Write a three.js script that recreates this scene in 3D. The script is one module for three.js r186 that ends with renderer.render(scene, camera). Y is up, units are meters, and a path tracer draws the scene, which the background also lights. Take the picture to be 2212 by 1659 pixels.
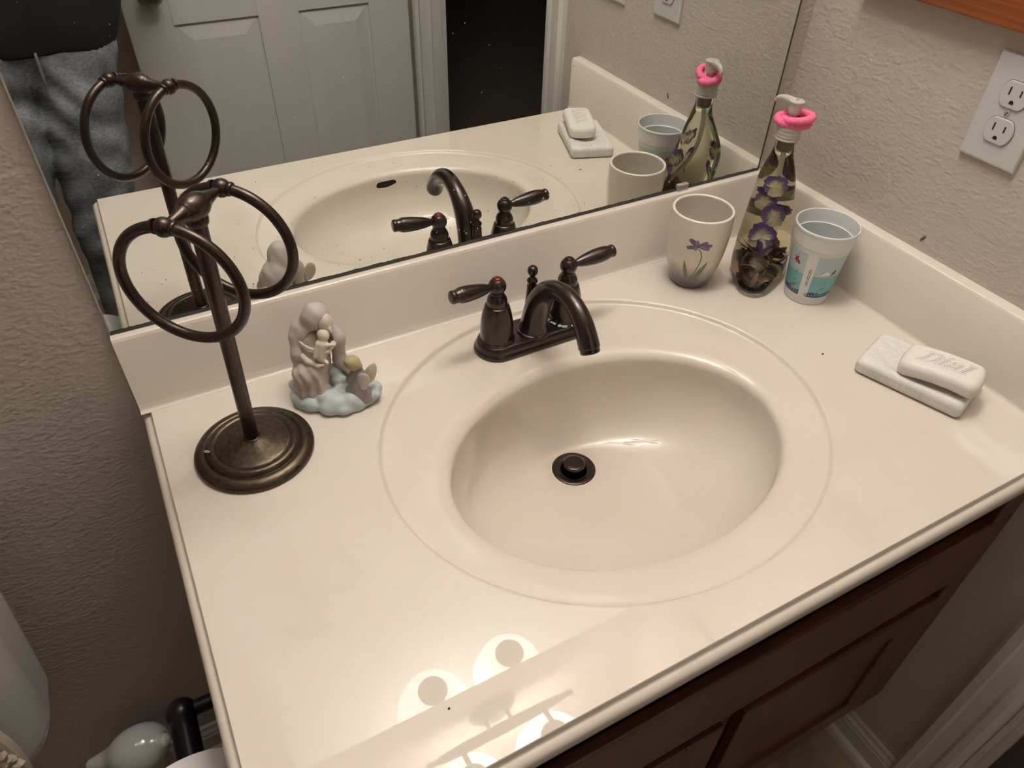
import * as THREE from 'three';
import { RoundedBoxGeometry } from 'three/addons/geometries/RoundedBoxGeometry.js';
import { mergeGeometries, mergeVertices, toCreasedNormals } from 'three/addons/utils/BufferGeometryUtils.js';

// ------------------------------------------------------------------ camera, light, exposure
const CY = 0.815;                                   // height of the vanity top above the floor (m)
const scene = new THREE.Scene();
scene.background = new THREE.Color(0x000000);
const camera = new THREE.PerspectiveCamera(54.68, 2212 / 1659, 0.02, 30);
{
  const m = new THREE.Matrix4().makeBasis(
    new THREE.Vector3(0.88054, 0.02329, 0.47339),
    new THREE.Vector3(0.29946, 0.74684, -0.59376),
    new THREE.Vector3(-0.36738, 0.66459, 0.65065));
  camera.quaternion.setFromRotationMatrix(m);
  camera.position.set(0.07162, CY + 0.59839, 0.75340);
}
const renderer = new THREE.WebGLRenderer({ antialias: true });
renderer.toneMapping = THREE.LinearToneMapping;
renderer.toneMappingExposure = 0.57;
renderer.shadowMap.enabled = true;
const LAMP = { color: new THREE.Color().setRGB(1, 0.962, 0.92), intensity: 1.0, up: 1.7, glow: 22, radius: 3.4 };

// ------------------------------------------------------------------ helpers
let seed = 1234567;
const rnd = () => { seed = (seed * 1664525 + 1013904223) >>> 0; return seed / 4294967296; };
const rr = (a, b) => a + (b - a) * rnd();
const V3 = (x, y, z) => new THREE.Vector3(x, y, z);
const taken = {};
function numbered(n) { if (!(n in taken)) { taken[n] = 0; return n; } taken[n]++; return n + '_' + String(taken[n]).padStart(3, '0'); }
function thing(name, label, category, [x, y, z] = [0, 0, 0], turn = 0, group) {
  const o = new THREE.Group(); o.name = numbered(name); o.position.set(x, y, z); o.rotation.y = turn;
  o.userData = { label, category }; if (group) o.userData.group = group; scene.add(o); return o;
}
function part(name, geo, mat, parent, label) {
  const m = new THREE.Mesh(geo, mat); m.name = name; m.castShadow = m.receiveShadow = true;
  if (label) m.userData.label = label; parent.add(m); return m;
}
function struct(name, geo, mat, label) {
  const m = new THREE.Mesh(geo, mat); m.name = name; m.castShadow = m.receiveShadow = true;
  m.userData = { kind: 'structure', label, category: name.split('_')[0] }; scene.add(m); return m;
}
function structGroup(name, label) { const g = new THREE.Group(); g.name = name; g.userData = { kind: 'structure', label, category: name.split('_')[0] }; scene.add(g); return g; }
function boxUV(x0, x1, y0, y1, z0, z1) {            // box from corners with uv in metres
  const g = new THREE.BoxGeometry(x1 - x0, y1 - y0, z1 - z0); g.translate((x0 + x1) / 2, (y0 + y1) / 2, (z0 + z1) / 2);
  const p = g.attributes.position, n = g.attributes.normal, uv = g.attributes.uv;
  for (let i = 0; i < p.count; i++) {
    const ax = Math.abs(n.getX(i)), ay = Math.abs(n.getY(i));
    if (ax > 0.5) uv.setXY(i, p.getZ(i), p.getY(i)); else if (ay > 0.5) uv.setXY(i, p.getX(i), p.getZ(i)); else uv.setXY(i, p.getX(i), p.getY(i));
  }
  return g;
}
function rbox(x0, x1, y0, y1, z0, z1, r = 0.003, seg = 2) {
  const g = new RoundedBoxGeometry(x1 - x0, y1 - y0, z1 - z0, seg, r); g.translate((x0 + x1) / 2, (y0 + y1) / 2, (z0 + z1) / 2);
  const p = g.attributes.position, n = g.attributes.normal, uv = g.attributes.uv;
  for (let i = 0; i < p.count; i++) {
    const ax = Math.abs(n.getX(i)), ay = Math.abs(n.getY(i)), az = Math.abs(n.getZ(i));
    if (ax >= ay && ax >= az) uv.setXY(i, p.getZ(i), p.getY(i)); else if (ay >= az) uv.setXY(i, p.getX(i), p.getZ(i)); else uv.setXY(i, p.getX(i), p.getY(i));
  }
  return g;
}
function basis(g, x, y, z) {                         // turn a geometry onto new axes; keeps faces outward when the axes mirror it
  const m = new THREE.Matrix4().makeBasis(V3(...x), V3(...y), V3(...z)); if (m.determinant() < 0) { if (!g.index) { const n = g.attributes.position.count; g.setIndex([...Array(n).keys()]); } const q = g.index.array; for (let i = 0; i < q.length; i += 3) { const t = q[i]; q[i] = q[i + 1]; q[i + 1] = t; } }
  return g.applyMatrix4(m);
}
const strip = g => { const h = g.index ? g.toNonIndexed() : g.clone(); for (const k of Object.keys(h.attributes)) if (!['position', 'normal', 'uv'].includes(k)) h.deleteAttribute(k); return h; };
const merge = a => mergeGeometries(a.map(strip));
// smooth profile lathe: pts [r,y] through which a Catmull-Rom is drawn; a point repeated makes a crease
function lathe(pts, seg = 64, sub = 4) {
  const out = []; let run = [];
  const flush = () => { if (run.length > 1) { const c = new THREE.CatmullRomCurve3(run.map(p => V3(p[0], p[1], 0)), false, 'centripetal'); const q = c.getPoints((run.length - 1) * sub); out.push(q.map(v => new THREE.Vector2(Math.max(0, v.x), v.y))); } };
  for (let i = 0; i < pts.length; i++) {
    run.push(pts[i]);
    if (i + 1 < pts.length && pts[i][0] === pts[i + 1][0] && pts[i][1] === pts[i + 1][1]) { flush(); run = []; }
  }
  flush();
  return merge(out.map(q => new THREE.LatheGeometry(q, seg)));
}
// tube with a radius for each point
function tube(pts, radii, seg = 20, steps = 48, capped = true, squash = 1) {
  const c = new THREE.CatmullRomCurve3(pts.map(p => V3(...p)), false, 'centripetal');
  const pos = [], idx = [], uv = []; const F = c.computeFrenetFrames(steps, false);
  const rad = t => { const f = t * (radii.length - 1), i = Math.min(radii.length - 2, Math.floor(f)), k = f - i; return radii[i] * (1 - k) + radii[i + 1] * k; };
  // radii follow the control points, so walk the curve by its own parameter
  for (let i = 0; i <= steps; i++) {
    const t = i / steps, p = c.getPoint(t), tan = c.getTangent(t);
    let n = F.normals[i].clone(), b;
    n.sub(tan.clone().multiplyScalar(n.dot(tan))).normalize(); b = tan.clone().cross(n);
    const r = rad(t);
    for (let j = 0; j <= seg; j++) {
      const a = j / seg * Math.PI * 2, q = p.clone().addScaledVector(n, Math.cos(a) * r).addScaledVector(b, Math.sin(a) * r * squash);
      pos.push(q.x, q.y, q.z); uv.push(t, j / seg);
    }
  }
  for (let i = 0; i < steps; i++) for (let j = 0; j < seg; j++) { const a = i * (seg + 1) + j, b = a + seg + 1; idx.push(a, a + 1, b, b, a + 1, b + 1); }
  if (capped) for (const e of [0, steps]) {
    const p = c.getPoint(e / steps), k = pos.length / 3; pos.push(p.x, p.y, p.z); uv.push(0, 0);
    for (let j = 0; j < seg; j++) { const a = e * (seg + 1) + j; e ? idx.push(k, a, a + 1) : idx.push(k, a + 1, a); }
  }
  const g = new THREE.BufferGeometry(); g.setAttribute('position', new THREE.Float32BufferAttribute(pos, 3)); g.setAttribute('uv', new THREE.Float32BufferAttribute(uv, 2)); g.setIndex(idx);
  g.computeVertexNormals(); return g;
}
// move a lathe (axis y) so that its axis runs from a to b
function along(g, a, b) { const d = V3(...b).sub(V3(...a)); const q = new THREE.Quaternion().setFromUnitVectors(V3(0, 1, 0), d.clone().normalize()); g.applyQuaternion(q); g.translate(...a); return g; }

// ---- signed distance shapes meshed with surface nets
const smin = (a, b, k) => { const h = Math.max(k - Math.abs(a - b), 0) / k; return Math.min(a, b) - h * h * k * 0.25; };
const smax = (a, b, k) => -smin(-a, -b, k);
const ell = (x, y, z, c, r) => { const px = (x - c[0]) / r[0], py = (y - c[1]) / r[1], pz = (z - c[2]) / r[2]; const k0 = Math.hypot(px, py, pz), k1 = Math.hypot(px / r[0], py / r[1], pz / r[2]); return k1 < 1e-9 ? -Math.min(...r) : k0 * (k0 - 1) / k1; };
const cap = (x, y, z, a, b, ra, rb) => { const dx = b[0] - a[0], dy = b[1] - a[1], dz = b[2] - a[2]; let t = ((x - a[0]) * dx + (y - a[1]) * dy + (z - a[2]) * dz) / (dx * dx + dy * dy + dz * dz); t = Math.max(0, Math.min(1, t)); return Math.hypot(x - a[0] - dx * t, y - a[1] - dy * t, z - a[2] - dz * t) - (ra + (rb - ra) * t); };
const rboxSdf = (x, y, z, hx, hy, hz, r) => { const qx = Math.abs(x) - hx + r, qy = Math.abs(y) - hy + r, qz = Math.abs(z) - hz + r; return Math.hypot(Math.max(qx, 0), Math.max(qy, 0), Math.max(qz, 0)) + Math.min(Math.max(qx, qy, qz), 0) - r; };
function sdfMesh(f, lo, hi, cell, uvScale) {
  const n = [0, 1, 2].map(i => Math.ceil((hi[i] - lo[i]) / cell) + 1), [nx, ny, nz] = n;
  const val = new Float32Array(nx * ny * nz); let q = 0;
  for (let k = 0; k < nz; k++) for (let j = 0; j < ny; j++) for (let i = 0; i < nx; i++) val[q++] = f(lo[0] + i * cell, lo[1] + j * cell, lo[2] + k * cell);
  const id = new Int32Array((nx - 1) * (ny - 1) * (nz - 1)).fill(-1), pos = [], nor = [], uv = [], idx = [];
  const at = (i, j, k) => val[i + nx * (j + ny * k)], vid = (i, j, k) => i + (nx - 1) * (j + (ny - 1) * k);
  const E = [[0, 1], [2, 3], [4, 5], [6, 7], [0, 2], [1, 3], [4, 6], [5, 7], [0, 4], [1, 5], [2, 6], [3, 7]];
  for (let k = 0; k < nz - 1; k++) for (let j = 0; j < ny - 1; j++) for (let i = 0; i < nx - 1; i++) {
    const v = []; let neg = 0;
    for (let c = 0; c < 8; c++) { const w = at(i + (c & 1), j + ((c >> 1) & 1), k + (c >> 2)); v.push(w); if (w < 0) neg++; }
    if (!neg || neg === 8) continue;
    let sx = 0, sy = 0, sz = 0, m = 0;
    for (const [a, b] of E) if ((v[a] < 0) !== (v[b] < 0)) { const t = v[a] / (v[a] - v[b]); sx += (a & 1) + ((b & 1) - (a & 1)) * t; sy += ((a >> 1) & 1) + (((b >> 1) & 1) - ((a >> 1) & 1)) * t; sz += (a >> 2) + ((b >> 2) - (a >> 2)) * t; m++; }
    const x = lo[0] + (i + sx / m) * cell, y = lo[1] + (j + sy / m) * cell, z = lo[2] + (k + sz / m) * cell, e = cell * 0.5;
    let gx = f(x + e, y, z) - f(x - e, y, z), gy = f(x, y + e, z) - f(x, y - e, z), gz = f(x, y, z + e) - f(x, y, z - e); const l = Math.hypot(gx, gy, gz) || 1;
    id[vid(i, j, k)] = pos.length / 3; pos.push(x, y, z); nor.push(gx / l, gy / l, gz / l);
    if (uvScale) uv.push((x - lo[0]) / (hi[0] - lo[0]), 1 - (z - lo[2]) / (hi[2] - lo[2])); else uv.push(x + z * 0.7, y + z * 0.3);
  }
  const quad = (a, b, c, d, flip) => { if (a < 0 || b < 0 || c < 0 || d < 0) return; flip ? idx.push(a, b, c, a, c, d) : idx.push(a, c, b, a, d, c); };
  for (let k = 1; k < nz - 1; k++) for (let j = 1; j < ny - 1; j++) for (let i = 0; i < nx - 1; i++) { const s = at(i, j, k) < 0; if (s !== (at(i + 1, j, k) < 0)) quad(id[vid(i, j - 1, k - 1)], id[vid(i, j, k - 1)], id[vid(i, j, k)], id[vid(i, j - 1, k)], s); }
  for (let k = 1; k < nz - 1; k++) for (let j = 0; j < ny - 1; j++) for (let i = 1; i < nx - 1; i++) { const s = at(i, j, k) < 0; if (s !== (at(i, j + 1, k) < 0)) quad(id[vid(i - 1, j, k - 1)], id[vid(i - 1, j, k)], id[vid(i, j, k)], id[vid(i, j, k - 1)], s); }
  for (let k = 0; k < nz - 1; k++) for (let j = 1; j < ny - 1; j++) for (let i = 1; i < nx - 1; i++) { const s = at(i, j, k) < 0; if (s !== (at(i, j, k + 1) < 0)) quad(id[vid(i - 1, j - 1, k)], id[vid(i, j - 1, k)], id[vid(i, j, k)], id[vid(i - 1, j, k)], s); }
  const g = new THREE.BufferGeometry(); g.setAttribute('position', new THREE.Float32BufferAttribute(pos, 3)); g.setAttribute('normal', new THREE.Float32BufferAttribute(nor, 3)); g.setAttribute('uv', new THREE.Float32BufferAttribute(uv, 2)); g.setIndex(idx);
  return g;
}

// ------------------------------------------------------------------ textures and materials
function lattice(n, s) { let q = s; const a = new Float32Array(n * n); for (let i = 0; i < n * n; i++) { q = (q * 1664525 + 1013904223) >>> 0; a[i] = q / 4294967296; } return a; }
function tileNoise(nx, ny, s) {                      // periodic value noise on an nx * ny lattice over the unit square
  const L = lattice(Math.max(nx, ny), s), N = Math.max(nx, ny), S = t => t * t * (3 - 2 * t);
  return (u, v) => { const x = u * nx, y = v * ny, i = Math.floor(x), j = Math.floor(y), a = S(x - i), b = S(y - j), g = (p, q) => L[((p % nx) + nx) % nx + N * (((q % ny) + ny) % ny)]; return (g(i, j) * (1 - a) + g(i + 1, j) * a) * (1 - b) + (g(i, j + 1) * (1 - a) + g(i + 1, j + 1) * a) * b; };
}
function dataTex(w, h, fn, srgb, rep) {
  const d = new Uint8Array(w * h * 4);
  for (let j = 0; j < h; j++) for (let i = 0; i < w; i++) { const c = fn(i / w, j / h), k = 4 * (i + w * j); if (Array.isArray(c)) { d[k] = c[0]; d[k + 1] = c[1]; d[k + 2] = c[2]; } else d[k] = d[k + 1] = d[k + 2] = c; d[k + 3] = 255; }
  const t = new THREE.DataTexture(d, w, h); t.magFilter = t.minFilter = THREE.LinearFilter; t.wrapS = t.wrapT = THREE.RepeatWrapping; if (srgb) t.colorSpace = THREE.SRGBColorSpace; if (rep) t.repeat.set(rep[0], rep[1]); t.needsUpdate = true; return t;
}
const std = o => new THREE.MeshStandardMaterial(o), phy = o => new THREE.MeshPhysicalMaterial(o);
const lin = (r, g, b) => new THREE.Color().setRGB(r, g, b);

const peelA = tileNoise(96, 150, 11), peelB = tileNoise(190, 260, 12), peelC = tileNoise(40, 56, 13);
const peelTex = dataTex(1024, 1024, (u, v) => { let h = 0.5 * peelA(u, v) + 0.3 * peelB(u, v) + 0.2 * peelC(u, v); h = Math.pow(Math.max(0, (h - 0.3) / 0.5), 1.2); return 255 * Math.min(1, h); }, false, [2, 2]);
const mPaint = std({ color: lin(0.52, 0.458, 0.40), roughness: 0.75, bumpMap: peelTex, bumpScale: 0.00048 });
const mCeil = std({ color: lin(0.82, 0.80, 0.77), roughness: 0.9 });
const fl1 = tileNoise(9, 9, 21), fl2 = tileNoise(60, 60, 22);
const mFloor = std({ map: dataTex(256, 256, (u, v) => { const k = 0.85 + 0.2 * fl1(u, v) + 0.1 * (fl2(u, v) - 0.5); return [168 * k, 150 * k, 124 * k]; }, true, [1.5, 1.5]), roughness: 0.5 });
const mTrim = std({ color: lin(0.62, 0.60, 0.55), roughness: 0.35 });
const mDoor = std({ color: lin(0.60, 0.595, 0.56), roughness: 0.4 });
const mb1 = tileNoise(5, 5, 31), mb2 = tileNoise(23, 23, 32), mb3 = tileNoise(120, 120, 33);
const marbleTex = dataTex(512, 512, (u, v) => { const k = 0.5 * mb1(u, v) + 0.35 * mb2(u, v) + 0.15 * mb3(u, v) - 0.5; return [217 + 7 * k, 207 + 9 * k, 194 + 13 * k]; }, true, [1, 1]);
const mMarble = phy({ map: marbleTex, roughness: 0.5, specularIntensity: 0, clearcoat: 1, clearcoatRoughness: 0.012 });
const wg1 = tileNoise(6, 60, 41), wg2 = tileNoise(10, 200, 42), wg3 = tileNoise(3, 9, 43);
const woodTex = (r, g, b, s, m = 1) => dataTex(256, 512, (u, v) => { const k = 0.87 + m * (0.3 * (wg1(u, v) - 0.5) + 0.28 * (wg2(u, v) - 0.5) + 0.2 * (wg3(u, v) - 0.5)); return [r * k, g * k, b * k]; }, true, s);
const mWood = phy({ map: woodTex(100, 52, 34, [2, 3], 0.7), roughness: 0.42, clearcoat: 0.35, clearcoatRoughness: 0.25 });
const mOak = phy({ map: woodTex(168, 88, 40, [2, 4], 0.55), roughness: 0.4, clearcoat: 0.4, clearcoatRoughness: 0.2 });
const mBronze = phy({ color: lin(0.030, 0.019, 0.015), metalness: 0.55, roughness: 0.27, clearcoat: 0.5, clearcoatRoughness: 0.15 });
const br1 = tileNoise(14, 14, 51), br2 = tileNoise(70, 70, 52);
const mAntique = phy({ map: dataTex(256, 256, (u, v) => { const k = 0.8 + 0.3 * br1(u, v) + 0.16 * (br2(u, v) - 0.5); return [84 * k, 73 * k, 60 * k]; }, true, [4, 4]), metalness: 0.85, roughness: 0.34 });
const mAntiqueDark = phy({ map: dataTex(256, 256, (u, v) => { const k = 0.75 + 0.4 * br1(u, v) + 0.16 * (br2(u, v) - 0.5); return [62 * k, 49 * k, 43 * k]; }, true, [4, 4]), metalness: 0.75, roughness: 0.30, clearcoat: 0.3, clearcoatRoughness: 0.2 });
const mCopper = phy({ color: lin(0.22, 0.06, 0.045), metalness: 0.6, roughness: 0.25 });
const mVerdigris = std({ color: lin(0.33, 0.40, 0.34), roughness: 0.85 });
const mMirror = std({ color: lin(0.84, 0.86, 0.83), metalness: 1, roughness: 0.0 });
const mMirrorEdge = std({ color: lin(0.05, 0.055, 0.05), roughness: 0.3 });
const mSpot = std({ color: lin(0.6, 0.62, 0.62), roughness: 0.9 });
const mClip = phy({ color: lin(0.85, 0.8, 0.76), roughness: 0.15, transmission: 0.6, thickness: 0 });
const mPlate = std({ color: lin(0.56, 0.56, 0.535), roughness: 0.35 });
const mSlot = std({ color: lin(0.01, 0.009, 0.008), roughness: 0.8 });
const mScrew = std({ color: lin(0.5, 0.5, 0.48), metalness: 0.6, roughness: 0.4 });
const mSeam = std({ color: lin(0.22, 0.21, 0.2), roughness: 0.6 });
const mPorcelain = phy({ color: lin(0.78, 0.77, 0.75), roughness: 0.12, clearcoat: 0.6, clearcoatRoughness: 0.05 });
const mBlackMetal = phy({ color: lin(0.012, 0.009, 0.011), metalness: 0.5, roughness: 0.3 });
const mPaper = std({ color: lin(0.82, 0.80, 0.77), roughness: 0.95 });
const soapN = tileNoise(40, 40, 61), soapN2 = tileNoise(9, 9, 62);
const soapMark = (() => {                             // pressed-in lettering on the bar
  const c = document.createElement('canvas'); c.width = 768; c.height = 420; const x = c.getContext('2d');
  x.fillStyle = '#fff'; x.fillRect(0, 0, 768, 420); x.fillStyle = '#000'; x.translate(384, 210); x.transform(1, 0, -0.22, 1, 0, 0);
  x.font = 'italic 215px serif'; x.textAlign = 'center'; x.textBaseline = 'middle'; x.lineJoin = 'round'; x.strokeStyle = '#000'; x.lineWidth = 15; x.strokeText('Dial', 0, 0);
  const t = new THREE.CanvasTexture(c); t.flipY = true; return t;
})();
const mSoap = std({ color: lin(0.74, 0.70, 0.645), roughness: 0.55, bumpMap: soapMark, bumpScale: 0.0030 });
const mDish = std({ map: dataTex(256, 256, (u, v) => { const k = 0.97 + 0.06 * (soapN(u, v) - 0.5) + 0.05 * (soapN2(u, v) - 0.5); return [226 * k, 223 * k, 217 * k]; }, true), roughness: 0.6, bumpMap: dataTex(256, 256, (u, v) => 255 * (0.6 * soapN(u, v) + 0.4 * soapN2(u, v)), false), bumpScale: 0.0006 });

// ------------------------------------------------------------------ the room
const XR = 0.942, ZF = 1.62, XL = -1.55, H = 2.44, TH = 0.08;   // right wall, wall opposite the mirror, left wall, ceiling
const DZ0 = 0.690, DZ1 = 1.405, DH = 2.05;                        // the doorway in the right wall
struct('floor', boxUV(XL - 0.1, XR + TH, -0.1, 0, -0.1, ZF + 0.1), mFloor, 'beige vinyl bathroom floor');
struct('ceiling', boxUV(XL - 0.1, XR + TH, H, H + 0.1, -0.1, ZF + 0.1), mCeil, 'white bathroom ceiling');
struct('wall_back', boxUV(XL - 0.1, XR + TH, 0, H, -0.1, 0), mPaint, 'taupe orange-peel wall behind the vanity');
struct('wall_left', boxUV(XL - 0.1, XL, 0, H, 0, ZF), mPaint, 'taupe wall beyond the toilet');
struct('wall_front', boxUV(XL - 0.1, XR, 0, H, ZF, ZF + 0.1), mPaint, 'taupe wall opposite the mirror');
struct('wall_right', merge([boxUV(XR, XR + TH, 0, H, 0, DZ0), boxUV(XR, XR + TH, DH, H, DZ0, DZ1), boxUV(XR, XR + TH, 0, H, DZ1, ZF + 0.1)]), mPaint, 'taupe orange-peel wall with outlet and doorway');
// the unlit room beyond the doorway
const mCarpet = std({ color: lin(0.17, 0.135, 0.105), roughness: 1 });
struct('floor_hall', boxUV(XR + TH, 6.5, -0.1, 0, -2, 6), mCarpet, 'brown carpet of the unlit room beyond the doorway');
struct('ceiling_hall', boxUV(XR + TH, 6.5, H, H + 0.1, -2, 6), mCeil, 'ceiling of the unlit room beyond the doorway');
struct('wall_hall', merge([boxUV(6.5, 6.6, 0, H, -2, 6), boxUV(XR + TH, 6.5, 0, H, -2.1, -2), boxUV(XR + TH, 6.5, 0, H, 6, 6.1), boxUV(XR + TH - 0.05, XR + TH, 0, H, -2, -0.1), boxUV(XR + TH - 0.05, XR + TH, 0, H, ZF + 0.1, 6)]), mPaint, 'taupe walls of the unlit room beyond the doorway');

// moulded strips: a profile [depth, height] swept along an edge
function mould(profile, len) { const s = new THREE.Shape(profile.map(p => new THREE.Vector2(...p))); return new THREE.ExtrudeGeometry(s, { depth: len, bevelEnabled: false }); }
const basePr = [[0, 0], [0.026, 0], [0.026, 0.006], [0.022, 0.015], [0.013, 0.019], [0.013, 0.055], [0.011, 0.058], [0.011, 0.063], [0.007, 0.070], [0.006, 0.078], [0, 0.079]];
{ // right wall, between cabinet and casing: profile x points to -X, sweep along +Z
  const g = mould(basePr, 0.618 - 0.02); basis(g, [-1, 0, 0], [0, 1, 0], [0, 0, 1]);
  g.translate(XR, 0, 0.02); struct('baseboard_right', g, mTrim, 'white moulded baseboard between the vanity and the door casing');
  const b = mould(basePr, 1.5); basis(b, [0, 0, 1], [0, 1, 0], [-1, 0, 0]); b.translate(-0.0, 0, 0.0); b.translate(0.02, 0, 0);
  struct('baseboard_back', b, mTrim, 'white moulded baseboard behind the toilet');
  const f = mould(basePr, 2.4); basis(f, [0, 0, -1], [0, 1, 0], [1, 0, 0]); f.translate(XL, 0, ZF);
  struct('baseboard_front', f, mTrim, 'white moulded baseboard on the wall opposite the mirror');
}
const casePr = [[0, 0], [0, 0.066], [0.010, 0.066], [0.017, 0.060], [0.017, 0.048], [0.013, 0.044], [0.012, 0.026], [0.015, 0.020], [0.015, 0.010], [0.011, 0.002], [0.008, 0]];
function casing(z, dir) { const g = mould(casePr, DH + 0.06); basis(g, [-1, 0, 0], [0, 0, dir], [0, 1, 0]); g.translate(XR, 0, z); return g; }
struct('trim_1', casing(DZ0 - 0.006, -1), mTrim, 'pale moulded door casing nearest the vanity');
struct('trim_2', casing(DZ1 + 0.006, 1), mTrim, 'pale moulded door casing behind the open door');
struct('trim_3', boxUV(XR - 0.015, XR, DH + 0.006, DH + 0.07, DZ0 - 0.072, DZ1 + 0.072), mTrim, 'pale door casing across the top of the doorway');
struct('trim_4', merge([boxUV(XR - 0.001, XR + TH + 0.001, 0, DH, DZ0 - 0.004, DZ0 + 0.004), boxUV(XR + 0.032, XR + 0.062, 0, DH, DZ0 + 0.004, DZ0 + 0.015)]), mTrim, 'pale door jamb with stop nearest the vanity');
struct('trim_5', merge([boxUV(XR - 0.001, XR + TH + 0.001, 0, DH, DZ1 - 0.004, DZ1 + 0.004), boxUV(XR + 0.032, XR + 0.062, 0, DH, DZ1 - 0.015, DZ1 - 0.004)]), mTrim, 'pale door jamb with stop beside the open door');

{ // the six-panel door, open at right angles to the wall
  const d = structGroup('door_1', 'grey-white six-panel door standing open, seen in the mirror'); d.position.set(0.172, 0.012, 1.398);
  const W = 0.734, HH = 2.02, T = 0.035, p = 0.0075;
  part('door_core', boxUV(0, W, 0, HH, p, T - p), mDoor, d);
  const xs = [[0.106, 0.316], [0.423, 0.618]], ys = [[0.205, 0.816], [0.985, 1.50], [1.62, 1.90]];
  const front = (x0, x1, y0, y1) => merge([rbox(x0, x1, y0, y1, 0, p + 0.001, 0.0015), rbox(x0, x1, y0, y1, T - p - 0.001, T, 0.0015)]);
  for (const [a, b] of [[0, xs[0][0]], [xs[0][1], xs[1][0]], [xs[1][1], W]]) part('stile', front(a, b, 0, HH), mDoor, d);
  for (const [a, b] of xs) for (const [c, e] of [[0, ys[0][0]], [ys[0][1], ys[1][0]], [ys[1][1], ys[2][0]], [ys[2][1], HH]]) part('rail', front(a, b, c, e), mDoor, d);
  for (const [a, b] of xs) for (const [c, e] of ys) {
    const s = new THREE.Shape([[a + 0.04, c + 0.04], [b - 0.04, c + 0.04], [b - 0.04, e - 0.04], [a + 0.04, e - 0.04]].map(q => new THREE.Vector2(...q)));
    const g = new THREE.ExtrudeGeometry(s, { depth: T - 2 * p, bevelEnabled: true, bevelThickness: p - 0.0008, bevelSize: 0.034, bevelSegments: 1 }); g.translate(0, 0, p);
    part('panel', g, mDoor, d);
  }
  const mNickel = phy({ color: lin(0.32, 0.30, 0.27), metalness: 0.9, roughness: 0.32 });
  for (const [z, s] of [[0, -1], [T, 1]]) {
    const k = lathe([[0, 0.062], [0.016, 0.060], [0.026, 0.050], [0.027, 0.042], [0.018, 0.028], [0.011, 0.022], [0.011, 0.010], [0.011, 0.010], [0.030, 0.007], [0.033, 0.0]], 32);
    k.rotateX(s * Math.PI / 2); k.translate(0.068, 0.90, z); part('door_knob', k, mNickel, d, 'satin metal door knob');
  }
}

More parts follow.
